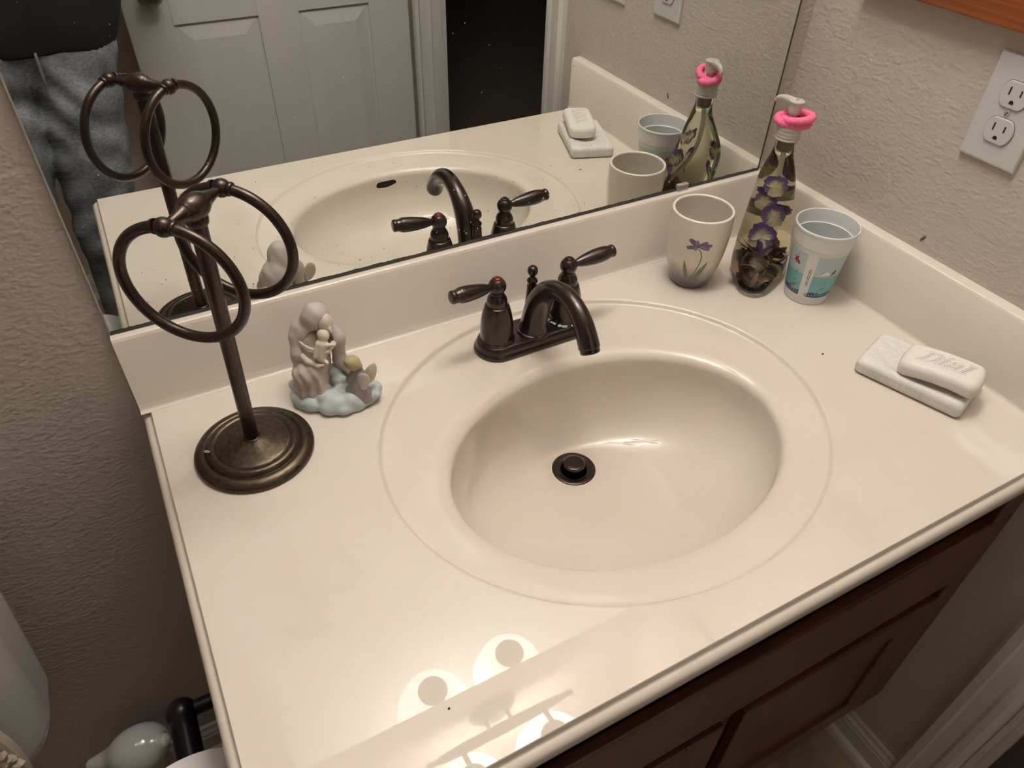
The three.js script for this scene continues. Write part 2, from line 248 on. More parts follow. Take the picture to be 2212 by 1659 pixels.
// ------------------------------------------------------------------ vanity top with the moulded basin
{
  const o = thing('countertop', 'cream cultured-marble vanity top with moulded oval basin', 'countertop', [0, CY, 0]);
  const X0 = 0.011, X1 = 0.9221, Z0 = 0.0125, Z1 = 0.5478, C0 = [0.471, 0.273];
  // directions round the basin, with the corners of the slab among them
  const ang = []; for (let i = 0; i < 240; i++) ang.push(i / 240 * 2 * Math.PI);
  for (const [x, z] of [[X0, Z0], [X1, Z0], [X1, Z1], [X0, Z1]]) { const a = (Math.atan2(z - C0[1], x - C0[0]) + 2 * Math.PI) % (2 * Math.PI); ang.push(a); }
  ang.sort((a, b) => a - b);
  const rect = a => { const c = Math.cos(a), s = Math.sin(a); const tx = c > 0 ? (X1 - C0[0]) / c : (X0 - C0[0]) / c, tz = s > 0 ? (Z1 - C0[1]) / s : (Z0 - C0[1]) / s; const t = Math.min(Math.abs(tx), Math.abs(tz)); return [C0[0] + c * t, C0[1] + s * t]; };
  // parameter on the ellipse so that the ring point lies on the same ray
  const A = 0.263, B = 0.232, tpar = ang.map(a => Math.atan2(Math.sin(a) / B, Math.cos(a) / A));
  const ring = (cx, cz, a, b, y) => tpar.map(t => [cx + a * Math.cos(t), y, cz + b * Math.sin(t)]);
  const build = loops => {
    const n = ang.length, pos = [], uv = [], idx = [];
    for (const L of loops) for (let i = 0; i <= n; i++) { const p = L[i % n]; pos.push(...p); uv.push(p[0], p[2]); }
    for (let k = 0; k + 1 < loops.length; k++) for (let i = 0; i < n; i++) { const a = k * (n + 1) + i, b = a + n + 1; idx.push(a, b, a + 1, b, b + 1, a + 1); }
    const g = new THREE.BufferGeometry(); g.setAttribute('position', new THREE.Float32BufferAttribute(pos, 3)); g.setAttribute('uv', new THREE.Float32BufferAttribute(uv, 2)); g.setIndex(idx.reverse ? idx : idx); g.computeVertexNormals();
    // make faces look up
    if (g.attributes.normal.getY(5) < 0) { const q = g.index.array; for (let i = 0; i < q.length; i += 3) { const t = q[i]; q[i] = q[i + 1]; q[i + 1] = t; } g.computeVertexNormals(); }
    // close the seam
    const N = g.attributes.normal; for (let k = 0; k < loops.length; k++) { const a = k * (n + 1), b = a + n; const v = V3(N.getX(a) + N.getX(b), N.getY(a) + N.getY(b), N.getZ(a) + N.getZ(b)).normalize(); N.setXYZ(a, v.x, v.y, v.z); N.setXYZ(b, v.x, v.y, v.z); }
    return g;
  };
  const r0 = ang.map(a => { const [x, z] = rect(a); return [x, 0, z]; }), e0 = ring(...C0, A + 0.0045, B + 0.0045, 0);
  const mid = k => r0.map((p, i) => [p[0] + (e0[i][0] - p[0]) * k, 0, p[2] + (e0[i][2] - p[2]) * k]);
  part('slab', build([r0, mid(0.5), mid(0.97), e0]), mMarble, o);
  const loops = [e0, ring(...C0, A + 0.0030, B + 0.0030, -0.0003), ring(...C0, A + 0.0016, B + 0.0016, -0.0013), ring(...C0, A + 0.0004, B + 0.0004, -0.0030), ring(...C0, A - 0.0010, B - 0.0010, -0.0045), ring(...C0, A - 0.0028, B - 0.0028, -0.0054), ring(...C0, A - 0.005, B - 0.005, -0.0056)];
  for (let k = 1; k <= 8; k++) { const t = k / 8; loops.push(ring(C0[0] - 0.001 * t, C0[1] + 0.029 * t, A - 0.005 - (A - 0.005 - 0.224) * t, B - 0.005 - (B - 0.005 - 0.172) * t, -0.0056 - 0.0022 * t * t)); }
  for (const [a, b, y] of [[0.219, 0.167, -0.0083], [0.214, 0.162, -0.0094], [0.209, 0.157, -0.0112], [0.205, 0.153, -0.0138], [0.2025, 0.1500, -0.0165], [0.201, 0.148, -0.021]]) loops.push(ring(0.470, 0.305, a, b, y));
  for (let k = 1; k <= 26; k++) {
    const th = k / 26 * Math.PI / 2, r = Math.cos(th) ** 0.9, P = 2.3, dep = Math.pow(Math.max(0, 1 - Math.pow(r, P)), 1 / P);
    loops.push(ring(0.470, 0.221 + 0.084 * r, 0.026 + 0.175 * r, 0.026 + 0.122 * r, -0.021 - 0.114 * dep));
  }
  part('basin', build(loops), mMarble, o);
  { // ogee edge along the left side and the front, rounded at the corner
    const pr = [[0, 0], [0.0005, -0.0003], [0.0009, -0.0012], [0.0011, -0.0034], [0.0015, -0.0054], [0.0026, -0.0068], [0.0042, -0.0070], [0.0064, -0.0074], [0.0086, -0.0088], [0.0103, -0.0112], [0.0112, -0.0140], [0.0112, -0.020], [0.0104, -0.025], [0.0084, -0.029], [0.005, -0.0315], [0, -0.032], [-0.03, -0.032]];
    const path = []; // [x, z, nx, nz]
    path.push([X0, 0, -1, 0], [X0, 0.2, -1, 0], [X0, Z1, -1, 0]);
    for (let i = 1; i < 8; i++) { const a = i / 8 * Math.PI / 2; path.push([X0, Z1, -Math.cos(a), Math.sin(a)]); }
    path.push([X0, Z1, 0, 1], [0.4, Z1, 0, 1], [XR, Z1, 0, 1]);
    const pos = [], uv = [], idx = [], m = pr.length;
    for (const [x, z, nx, nz] of path) for (const [d, y] of pr) { pos.push(x + nx * d, y, z + nz * d); uv.push(x + z, y + d); }
    for (let i = 0; i + 1 < path.length; i++) for (let j = 0; j + 1 < m; j++) { const a = i * m + j, b = a + m; idx.push(a, b, a + 1, b, b + 1, a + 1); }
    const g = new THREE.BufferGeometry(); g.setAttribute('position', new THREE.Float32BufferAttribute(pos, 3)); g.setAttribute('uv', new THREE.Float32BufferAttribute(uv, 2)); g.setIndex(idx); g.computeVertexNormals();
    part('edge', g, mMarble, o);
  }
  // splash: [z, y] section with a rounded top edge and a coved foot
  const sec = [[0, -0.0005], [0, 0.1], [0.0095, 0.1], [0.0125, 0.0990], [0.0145, 0.0965], [0.0152, 0.093]];
  for (let i = 0; i <= 8; i++) { const a = i / 8 * Math.PI / 2; sec.push([0.0155 + 0.008 * (1 - Math.cos(a)), 0.0085 - 0.008 * Math.sin(a)]); }
  sec.push([0.0240, -0.0005]);
  const splash = (len, bevel) => { const g = new THREE.ExtrudeGeometry(new THREE.Shape(sec.map(q => new THREE.Vector2(...q))), { depth: len, bevelEnabled: false }); return toCreasedNormals(g, 0.7); };
  { const g = splash(XR); basis(g, [0, 0, 1], [0, 1, 0], [-1, 0, 0]); g.translate(XR, 0, 0); const t = thing('backsplash', 'cream marble backsplash strip below the mirror', 'backsplash', [0, CY, 0]); part('strip', g, mMarble, t); }
  { const s = sec.map(q => [q[0] + 0.0045, q[1]]); s[0][0] = 0; s[1][0] = 0; const g0 = new THREE.ExtrudeGeometry(new THREE.Shape(s.slice(0, -10).concat([[0.0200, 0.004], [0.0207, 0.0009], [0.0225, -0.0005]]).map(q => new THREE.Vector2(...q))), { depth: 0.559 - 0.008, bevelEnabled: false });
    const g = toCreasedNormals(g0, 0.7); basis(g, [-1, 0, 0], [0, 1, 0], [0, 0, 1]); g.translate(XR, 0, 0.006); const t = thing('side_splash', 'cream marble side splash along the outlet wall', 'backsplash', [0, CY, 0]); part('strip', g, mMarble, t); }
  { // overflow slot in the front wall of the bowl
    const s = new THREE.Shape(); s.absarc(-0.013, 0, 0.0055, Math.PI / 2, Math.PI * 1.5); s.absarc(0.013, 0, 0.0055, -Math.PI / 2, Math.PI / 2);
    const g = new THREE.ExtrudeGeometry(s, { depth: 0.001, bevelEnabled: true, bevelSize: 0.0008, bevelThickness: 0.0005, bevelSegments: 2, curveSegments: 10 });
    const m = part('overflow_slot', g, mSlot, o, 'dark overflow slot'); m.position.set(0.474, -0.031, 0.4532); m.rotation.set(-0.06, Math.PI, 0); 
  }
}
{ // drain with its pop-up stopper
  const o = thing('sink_drain', 'dark bronze pop-up drain in the basin floor', 'drain', [0.470, CY - 0.1352, 0.2205]);
  part('flange', lathe([[0.016, -0.014], [0.0165, -0.004], [0.018, -0.0002], [0.0215, 0.0012], [0.026, 0.0017], [0.0285, 0.0010], [0.0292, -0.0006]], 48), mBronze, o);
  part('tailpiece', lathe([[0.0165, -0.04], [0.0165, -0.012], [0.0165, -0.012], [0.0, -0.0395]], 32), mBlackMetal, o);
  part('stopper', lathe([[0, 0.0128], [0.010, 0.0127], [0.0128, 0.0120], [0.0140, 0.0106], [0.0140, 0.0082], [0.0126, 0.0068], [0.006, 0.0060], [0.006, 0.0060], [0.0045, -0.02]], 40), mBronze, o);
}

// ------------------------------------------------------------------ vanity cabinet
{
  const o = thing('vanity_cabinet', 'dark reddish-brown wooden vanity cabinet under the cream top', 'cabinet', [0, 0, 0]);
  const F = 0.5375, top = CY - 0.033, bot = CY - 0.637, y = v => CY + v;
  part('side_panel', boxUV(0.025, 0.043, bot, top, 0.012, F - 0.02), mWood, o);
  part('face_frame', merge([rbox(0.025, XR - 0.001, y(-0.130), top, F - 0.036, F - 0.016, 0.002), rbox(0.025, XR - 0.001, bot, bot + 0.03, F - 0.036, F - 0.016, 0.002), rbox(0.025, 0.075, bot, top, F - 0.036, F - 0.016, 0.002), rbox(0.893, XR - 0.001, bot, top, F - 0.036, F - 0.0008, 0.002), rbox(0.025, XR - 0.001, y(-0.31), y(-0.26), F - 0.036, F - 0.016, 0.002), rbox(0.497, 0.547, bot, y(-0.27), F - 0.036, F - 0.016, 0.002)]), mWood, o);
  part('bottom_panel', boxUV(0.043, XR - 0.001, bot, bot + 0.014, 0.012, F - 0.036), mWood, o);
  part('toe_kick', boxUV(0.025, XR - 0.016, 0, bot, F - 0.11, F - 0.095), mWood, o);
  part('drawer_front', rbox(0.055, 0.9405, y(-0.271), y(-0.142), F - 0.016, F, 0.004, 3), mWood, o);
  for (const [a, b] of [[0.075, 0.505], [0.538, 0.890]]) {
    const y0 = y(-0.632), y1 = y(-0.302), w = 0.058;
    const d = part('cabinet_door', merge([rbox(a, a + w, y0, y1, F - 0.016, F, 0.003), rbox(b - w, b, y0, y1, F - 0.016, F, 0.003), rbox(a + w - 0.001, b - w + 0.001, y1 - w, y1, F - 0.016, F, 0.003), rbox(a + w - 0.001, b - w + 0.001, y0, y0 + w, F - 0.016, F, 0.003)]), mWood, o);
    part('door_panel', rbox(a + w - 0.004, b - w + 0.004, y0 + w - 0.004, y1 - w + 0.004, F - 0.013, F - 0.006, 0.002), mWood, d);
  }
}

// ------------------------------------------------------------------ wall mirror
{
  const o = thing('wall_mirror', 'large frameless wall mirror above the backsplash', 'mirror', [0, CY, 0]);
  const x0 = 0.001, x1 = 0.9117, y0 = 0.1040, y1 = 1.078, z = 0.004;
  part('mirror_glass', boxUV(x0, x1, y0, y1, z - 0.0005, z), mMirror, o);
  part('backing', boxUV(x0 + 0.0002, x1 - 0.0002, y0 + 0.0002, y1 - 0.0002, 0, z - 0.0006), mMirrorEdge, o);
  { // worn silvering along the bottom edge
    const pos = [], idx = []; let n = 0; const w = tileNoise(90, 4, 71), w2 = tileNoise(400, 4, 72);
    for (let i = 0; i <= 400; i++) { const u = i / 400, x = x0 + (x1 - x0) * u, h = 0.0005 + 0.0016 * Math.max(0, w(u, 0.3) - 0.35) + 0.0007 * w2(u, 0.1); pos.push(x, y0, z + 0.0003, x, y0 + h, z + 0.0003); if (i) { const a = 2 * i - 2; idx.push(a, a + 2, a + 1, a + 2, a + 3, a + 1); } }
    const g = new THREE.BufferGeometry(); g.setAttribute('position', new THREE.Float32BufferAttribute(pos, 3)); g.setIndex(idx); g.computeVertexNormals(); part('worn_edge', g, mMirrorEdge, o, 'black corroded silvering along the bottom edge');
  }
  part('bottom_channel', boxUV(x0, x1, 0.1004, y0 - 0.0001, 0, 0.0042), mMirrorEdge, o, 'dark channel under the glass');
  const ge = merge([boxUV(x1 - 0.0022, x1 + 0.0003, y0, y1, 0, z + 0.0004)]); part('polished_edge', ge, std({ color: lin(0.07, 0.065, 0.055), roughness: 0.2 }), o);
  part('polished_edge', boxUV(x0 - 0.0004, x0 + 0.0012, y0, y1, 0, z + 0.0004), std({ color: lin(0.45, 0.42, 0.36), roughness: 0.3 }), o);
  for (const x of [0.766, 0.161]) part('mirror_clip', rbox(x - 0.0095, x + 0.0095, y0 - 0.005, y0 + 0.006, 0, 0.0075, 0.0012), mClip, o, 'small clear plastic clip');
  { // dried splashes on the glass
    const gs = []; const c = new THREE.CircleGeometry(1, 6);
    for (let i = 0; i < 360; i++) { const u = rnd(), v = rnd(); const g = c.clone(), s = rr(0.0002, 0.0006) * (rnd() < 0.08 ? 1.8 : 1); g.scale(s, s * rr(0.8, 2.2), 1); g.rotateZ(rr(-0.5, 0.5)); g.translate(x0 + 0.01 + (x1 - x0 - 0.02) * u, y0 + 0.012 + 0.5 * v * v, z + 0.0004); gs.push(g); }
    const m = part('dried_splashes', merge(gs), mSpot, o); m.userData.kind = 'stuff';
  }
}

// ------------------------------------------------------------------ light fitting above the mirror
{
  const o = thing('vanity_light', 'two-shade bronze bar light with upturned frosted glass bowls above the mirror', 'wall lamp', [0, CY, 0]);
  const bar = 1.252, bz = 0.055;
  part('canopy', along(lathe([[0, 0.022], [0.03, 0.021], [0.052, 0.014], [0.062, 0.006], [0.064, 0]], 40), [0.470, bar, 0], [0.470, bar, 1]), mBlackMetal, o);
  for (const x of [0.44, 0.50]) part('support', tube([[x, bar, 0.012], [x, bar, 0.03], [x, bar, bz]], [0.006, 0.006, 0.006], 14, 10), mBlackMetal, o);
  part('bar', along(lathe([[0, -0.02], [0.006, -0.016], [0.009, -0.006], [0.006, 0.004], [0.006, 0.012], [0.0095, 0.02], [0.0095, 0.35], [0.006, 0.358], [0.006, 0.366], [0.009, 0.376], [0.006, 0.386], [0, 0.39]], 24), [0.285, bar, bz], [1, bar, bz]), mBlackMetal, o);
  for (const x of [0.358, 0.582]) {
    part('arm', tube([[x, bar, bz], [x, bar - 0.012, bz + 0.03], [x, bar - 0.012, bz + 0.06], [x, bar + 0.004, bz + 0.072]], [0.007, 0.0065, 0.0065, 0.008], 14, 24), mBlackMetal, o);
    part('fitter', lathe([[0, 0], [0.018, 0.001], [0.034, 0.006], [0.038, 0.012], [0.038, 0.02], [0.036, 0.021]], 40).translate(x, bar + 0.001, bz + 0.072), mBlackMetal, o);
    const sh = lathe([[0.034, 0.018], [0.050, 0.022], [0.068, 0.038], [0.082, 0.062], [0.090, 0.09], [0.096, 0.115], [0.099, 0.120], [0.096, 0.1195], [0.087, 0.09], [0.079, 0.063], [0.066, 0.041], [0.049, 0.026], [0.034, 0.0205]], 56);
    const g = sh.translate(x, bar, bz + 0.072);
    const mat = std({ color: lin(0.85, 0.82, 0.76), roughness: 0.5, emissive: LAMP.color.clone(), emissiveIntensity: LAMP.glow });
    part('lamp_shade', g, mat, o, 'glowing frosted glass bowl opening upwards');
    const l = new THREE.PointLight(LAMP.color, LAMP.intensity, 0, 2); l.position.set(x, bar + 0.085, bz + 0.072); l.castShadow = true; l.shadow.radius = LAMP.radius; l.name = 'bulb_light'; o.add(l);
    const u = new THREE.SpotLight(LAMP.color, LAMP.up, 0, 1.22, 0.5, 2); u.position.set(x, bar + 0.088, bz + 0.072); u.target.position.set(x, bar + 1, bz + 0.072); u.castShadow = true; u.shadow.radius = 2; u.name = 'open_top_light'; o.add(u); o.add(u.target);   // what leaves the open top of the bowl unhindered
  }
}

// ------------------------------------------------------------------ electrical plates on the right wall
function plateThing(name, label, cat, y, z, kind) {
  const o = thing(name, label, cat, [XR, CY + y, z], -Math.PI / 2);      // local +z points into the room (-X), local +x points to +Z... 
  const w = 0.0699, h = 0.1143, t = 0.0058;
  const s = new THREE.Shape(); s.moveTo(-w / 2 + 0.003, -h / 2 + 0.003); s.lineTo(w / 2 - 0.003, -h / 2 + 0.003); s.lineTo(w / 2 - 0.003, h / 2 - 0.003); s.lineTo(-w / 2 + 0.003, h / 2 - 0.003); s.closePath();
  part('cover_plate', new THREE.ExtrudeGeometry(s, { depth: t - 0.0035, bevelEnabled: true, bevelThickness: 0.0032, bevelSize: 0.003, bevelSegments: 4 }), mPlate, o);
  const screw = (yy) => { const g = lathe([[0, 0.0012], [0.0022, 0.0010], [0.0032, 0.0004], [0.0034, -0.001]], 20); g.rotateX(Math.PI / 2); g.translate(0, yy, t - 0.0001); const m = part('screw', g, mScrew, o); part('screw_slot', boxUV(-0.0026, 0.0026, -0.0004, 0.0004, 0, 0.0005).rotateZ(1.1).translate(0, yy, t + 0.0008), mSlot, m); };
  if (kind === 'outlet') {
    screw(0);
    for (const cy of [0.0195, -0.0195]) {
      const f = (r, k) => { const q = new THREE.Shape(); for (let i = 0; i <= 48; i++) { const a = i / 48 * 2 * Math.PI, x = Math.cos(a) * r, yy = Math.max(-k, Math.min(k, Math.sin(a) * r)); i ? q.lineTo(x, yy) : q.moveTo(x, yy); } return q; };
      const ring = new THREE.ExtrudeGeometry(f(0.0176, 0.0146), { depth: 0.0004, bevelEnabled: false }); ring.translate(0, cy, t - 0.0005);
      const r = part('receptacle', new THREE.ExtrudeGeometry(f(0.0160, 0.0130), { depth: 0.0012, bevelEnabled: true, bevelThickness: 0.0008, bevelSize: 0.0008, bevelSegments: 3 }).translate(0, cy, t - 0.0003), mPlate, o);
      part('seam', ring, mSeam, r);
      for (const [x, hh] of [[-0.0064, 0.0042], [0.0064, 0.0034]]) part('slot', boxUV(x - 0.0009, x + 0.0009, cy + 0.0035 - hh, cy + 0.0035 + hh, t + 0.0012, t + 0.00185), mSlot, r);
      const gs = new THREE.Shape(); gs.absarc(0, 0, 0.0025, 0, Math.PI); gs.lineTo(-0.0025, -0.0016); gs.lineTo(0.0025, -0.0016); gs.closePath();
      part('ground_hole', new THREE.ExtrudeGeometry(gs, { depth: 0.0007, bevelEnabled: false }).translate(0, cy - 0.0078, t + 0.0012), mSlot, r);
    }
  } else {
    screw(0.030); screw(-0.030);
    part('toggle', rbox(-0.005, 0.005, -0.004, 0.009, t - 0.001, t + 0.012, 0.0015), mPlate, o);
  }
}
plateThing('wall_outlet', 'grey-white duplex outlet plate on the wall beside the mirror', 'outlet', 0.2917, 0.305, 'outlet');
plateThing('light_switch', 'white toggle switch plate between outlet and door casing', 'light switch', 0.2835, 0.462, 'switch');

{ // oak-framed cabinet, only its lower rail shows
  const o = thing('medicine_cabinet', 'honey-brown oak framed wall cabinet above the outlet', 'cabinet', [0, CY, 0]);
  const xf = XR - 0.020, a = 0.075, b = 0.50, y0 = 0.3715, y1 = 1.02, w = 0.052;
  part('rail', rbox(xf, XR, y0, y0 + w, a, b, 0.003), mOak, o); part('rail', rbox(xf, XR, y1 - w, y1, a, b, 0.003), mOak, o);
  part('stile', rbox(xf, XR, y0 + w, y1 - w, a, a + w, 0.003), mOak, o); part('stile', rbox(xf, XR, y0 + w, y1 - w, b - w, b, 0.003), mOak, o);
  part('door_panel', boxUV(XR - 0.010, XR - 0.001, y0 + w - 0.003, y1 - w + 0.003, a + w - 0.003, b - w + 0.003), mOak, o);
}

// ------------------------------------------------------------------ faucet
{
  const o = thing('faucet', 'oil-rubbed bronze two-handle faucet with arched spout behind the basin', 'faucet', [0.472, CY - 0.0058, 0.0905]);
  const stadium = (hl, r) => { const s = new THREE.Shape(); s.absarc(-hl, 0, r, Math.PI / 2, Math.PI * 1.5); s.absarc(hl, 0, r, -Math.PI / 2, Math.PI / 2); return s; };
  { // base plate: stacked sections of a stadium, from the foot to the top
    const pr = [[0.0, 0.0010], [0.0285, 0.0], [0.0295, 0.0012], [0.0298, 0.0035], [0.0290, 0.0055], [0.0276, 0.0062], [0.0272, 0.0075], [0.0268, 0.0105], [0.0256, 0.0140], [0.0235, 0.0160], [0.021, 0.0166], [0.0, 0.0167]];
    const pos = [], idx = [], n = 64;
    for (const [r, y] of pr) for (let i = 0; i <= n; i++) { const a = i / n * 2 * Math.PI, c = Math.cos(a), s = Math.sin(a); pos.push((c >= 0 ? 1 : -1) * 0.0505 * Math.min(1, r > 0 ? 1 : 1) + c * r, y, s * r); }
    for (let k = 0; k + 1 < pr.length; k++) for (let i = 0; i < n; i++) { const a = k * (n + 1) + i, b = a + n + 1; idx.push(a, b, a + 1, b, b + 1, a + 1); }
    const g = new THREE.BufferGeometry(); g.setAttribute('position', new THREE.Float32BufferAttribute(pos, 3)); g.setAttribute('uv', new THREE.Float32BufferAttribute(new Float32Array(pos.length / 3 * 2), 2)); g.setIndex(idx); g.computeVertexNormals();
    part('base_plate', g, mBronze, o);
  }
  // handles
  for (const [s, end, capMat, capLabel] of [[-1, [-0.115, 0.1016, 0.0057], mCopper, 'red-ringed hot cap'], [1, [0.1192, 0.0990, -0.0015], mBronze, null]]) {
    const x = s * 0.0507, hy = 0.0957;
    part('handle_base', lathe([[0.0232, 0.0155], [0.0234, 0.0175], [0.0218, 0.0190], [0.0210, 0.0205], [0.0212, 0.030], [0.0206, 0.042], [0.0186, 0.055], [0.0160, 0.0655], [0.0150, 0.0680], [0.0135, 0.0690], [0.0126, 0.0705], [0.0128, 0.0760], [0.0108, 0.0815], [0.0088, 0.0850], [0.0082, 0.0880], [0.0, 0.0885]], 44).translate(x, 0, 0), mBronze, o);
    const hub = new THREE.SphereGeometry(0.0112, 32, 22); hub.translate(x, hy, 0);
    const a = V3(x, hy, 0), e = V3(...end), L = e.clone().sub(a).length();
    const lev = along(lathe([[0.0040, 0.006], [0.0050, 0.0125], [0.0066, 0.018], [0.0088, 0.030], [0.0100, 0.042], [0.0099, 0.052], [0.0088, L - 0.010], [0.0080, L - 0.0062], [0.0080, L - 0.0055], [0.0083, L - 0.0040], [0.0080, L - 0.0012], [0.0062, L], [0, L + 0.0003]], 32), [a.x, a.y, a.z], [e.x, e.y, e.z]);
    const h = part('lever_handle', merge([hub, lev]), mBronze, o);
    const d = lathe([[0, 0.0019], [0.0036, 0.0016], [0.0046, 0.0006], [0.0050, -0.0006]], 24); d.translate(x, hy + 0.0103, 0);
    part('cap', d, capMat, h, capLabel);
    part('cap_ring', new THREE.TorusGeometry(0.0056, 0.0006, 8, 28).rotateX(Math.PI / 2).translate(x, hy + 0.0098, 0), s < 0 ? mCopper : mBronze, h);
  }
  // spout, in the plane x = 0 (z forward)
  part('spout', tube([[0, 0.013, 0.006], [0, 0.030, 0.0072], [0, 0.052, 0.0115], [0, 0.075, 0.0205], [0, 0.094, 0.035], [0, 0.1075, 0.055], [0, 0.1125, 0.077], [0, 0.108, 0.0985], [0, 0.096, 0.1155], [0, 0.0815, 0.1265], [0, 0.0755, 0.130]], [0.0205, 0.0178, 0.0166, 0.0152, 0.0134, 0.0116, 0.0108, 0.0112, 0.0119, 0.0126, 0.0128], 28, 72), mBronze, o);
  part('aerator', along(lathe([[0.0126, 0.0], [0.0118, 0.001], [0.0118, 0.0055], [0.0108, 0.0068], [0.0, 0.0064]], 28), [0, 0.0758, 0.1298], [0, 0.0608, 0.1385]), mBronze, o);
  part('spout_collar', lathe([[0.0225, 0.0155], [0.0222, 0.0180], [0.0205, 0.0195], [0.018, 0.020]], 40).translate(0, 0, 0.006), mBronze, o);
  // pop-up rod behind the spout
  part('lift_rod', lathe([[0.0105, 0.015], [0.0085, 0.045], [0.0066, 0.074], [0.0064, 0.0785], [0.0058, 0.0800], [0.0060, 0.0825], [0.0068, 0.0840], [0.0068, 0.0860], [0.0050, 0.0885], [0.0034, 0.0905], [0.0036, 0.0925], [0.0062, 0.0960], [0.0068, 0.0995], [0.0060, 0.1032], [0.0035, 0.1056], [0, 0.1062]], 32).translate(0.003, -0.002, -0.008), mBronze, o);
  { // green mineral crust round the foot of the cold handle
    const pos = []; const gs = [];
    for (let i = 0; i < 26; i++) { const a = rr(1.2, 4.3); const g = new THREE.IcosahedronGeometry(rr(0.0012, 0.0026), 0); g.scale(1.5, 0.6, 1.2); g.rotateY(rr(0, 6)); g.translate(0.0507 + Math.cos(a) * 0.0235, 0.0172 + rr(0, 0.0012), Math.sin(a) * 0.0235); gs.push(g); }
    const m = part('mineral_crust', merge(gs), mVerdigris, o, 'pale green mineral crust'); m.userData.kind = 'stuff';
  }
}

// ------------------------------------------------------------------ towel ring stand
{
  const o = thing('towel_ring_stand', 'antique bronze countertop stand with two hanging towel rings', 'towel stand', [0.1015, CY, 0.137]);
  part('base', lathe([[0, 0.0], [0.0615, 0.0], [0.0628, 0.0012], [0.0628, 0.0012], [0.0630, 0.0040], [0.0622, 0.0062], [0.0600, 0.0086], [0.0565, 0.0106], [0.0530, 0.0112], [0.0508, 0.0106], [0.0500, 0.0100], [0.0492, 0.0112], [0.0468, 0.0142], [0.0435, 0.0152], [0.0408, 0.0146], [0.0398, 0.0142], [0.0390, 0.0150], [0.030, 0.0172], [0.018, 0.0196], [0.0098, 0.0216], [0.0094, 0.0216]], 96, 3), mAntique, o);
  part('tag_mark', new THREE.CircleGeometry(1, 12).scale(0.0020, 0.0048, 1).rotateX(-Math.PI / 2 - 0.25).rotateY(0.6).translate(-0.0468, 0.0155, -0.0050), std({ color: lin(0.32, 0.29, 0.25), roughness: 0.7 }), o);
  const top = [0.0069, 0.300, 0.0180];
  part('pole', along(lathe([[0.0092, 0.0], [0.0092, 0.0045], [0.0092, 0.0045], [0.0074, 0.0055], [0.0074, 0.0055], [0.0074, 0.15], [0.0074, 0.266], [0.0074, 0.266], [0.0094, 0.268], [0.0096, 0.2745], [0.0082, 0.277], [0.0088, 0.284], [0.0092, 0.29]], 28), [0, 0.018, 0], top), mAntiqueDark, o);
  const dir = V3(0.755, 0, -0.656), T = V3(...top), A = T.clone().addScaledVector(dir, -0.0355), B = T.clone().addScaledVector(dir, 0.0355);
  part('arm', along(lathe([[0.0040, -0.0340], [0.0043, -0.026], [0.0060, -0.0185], [0.0080, -0.0125], [0.0088, -0.0115], [0.0092, -0.0105], [0.0108, -0.0070], [0.0118, 0.0], [0.0108, 0.0070], [0.0092, 0.0105], [0.0088, 0.0115], [0.0080, 0.0125], [0.0060, 0.0185], [0.0043, 0.026], [0.0040, 0.0340]], 32), [T.x, T.y, T.z], [B.x, B.y, B.z]), mAntiqueDark, o);
  const R = 0.0538, hd = V3(0.77, 0, 0.638).normalize();
  for (const P of [A, B]) {
    const pts = []; for (let i = 0; i <= 72; i++) { const a = i / 72 * 2 * Math.PI; pts.push(V3(P.x, P.y - R, P.z).addScaledVector(hd, Math.sin(a) * R).add(V3(0, Math.cos(a) * R, 0))); }
    const g = new THREE.TubeGeometry(new THREE.CatmullRomCurve3(pts.slice(0, -1), true), 120, 0.0049, 16, true);
    const r = part('towel_ring', g, mAntiqueDark, o);
    part('ball_joint', merge([new THREE.SphereGeometry(0.0082, 28, 20).translate(P.x, P.y, P.z), ...[-1, 1].map(s => { const q = P.clone().addScaledVector(hd, s * 0.0072), e = P.clone().addScaledVector(hd, s * 0.0105).add(V3(0, -0.0009, 0)); return along(lathe([[0.0060, -0.001], [0.0064, 0.0008], [0.0060, 0.0022], [0.0048, 0.0030]], 20), [q.x, q.y, q.z], [e.x, e.y, e.z]); })]), mAntiqueDark, r);
  }
}

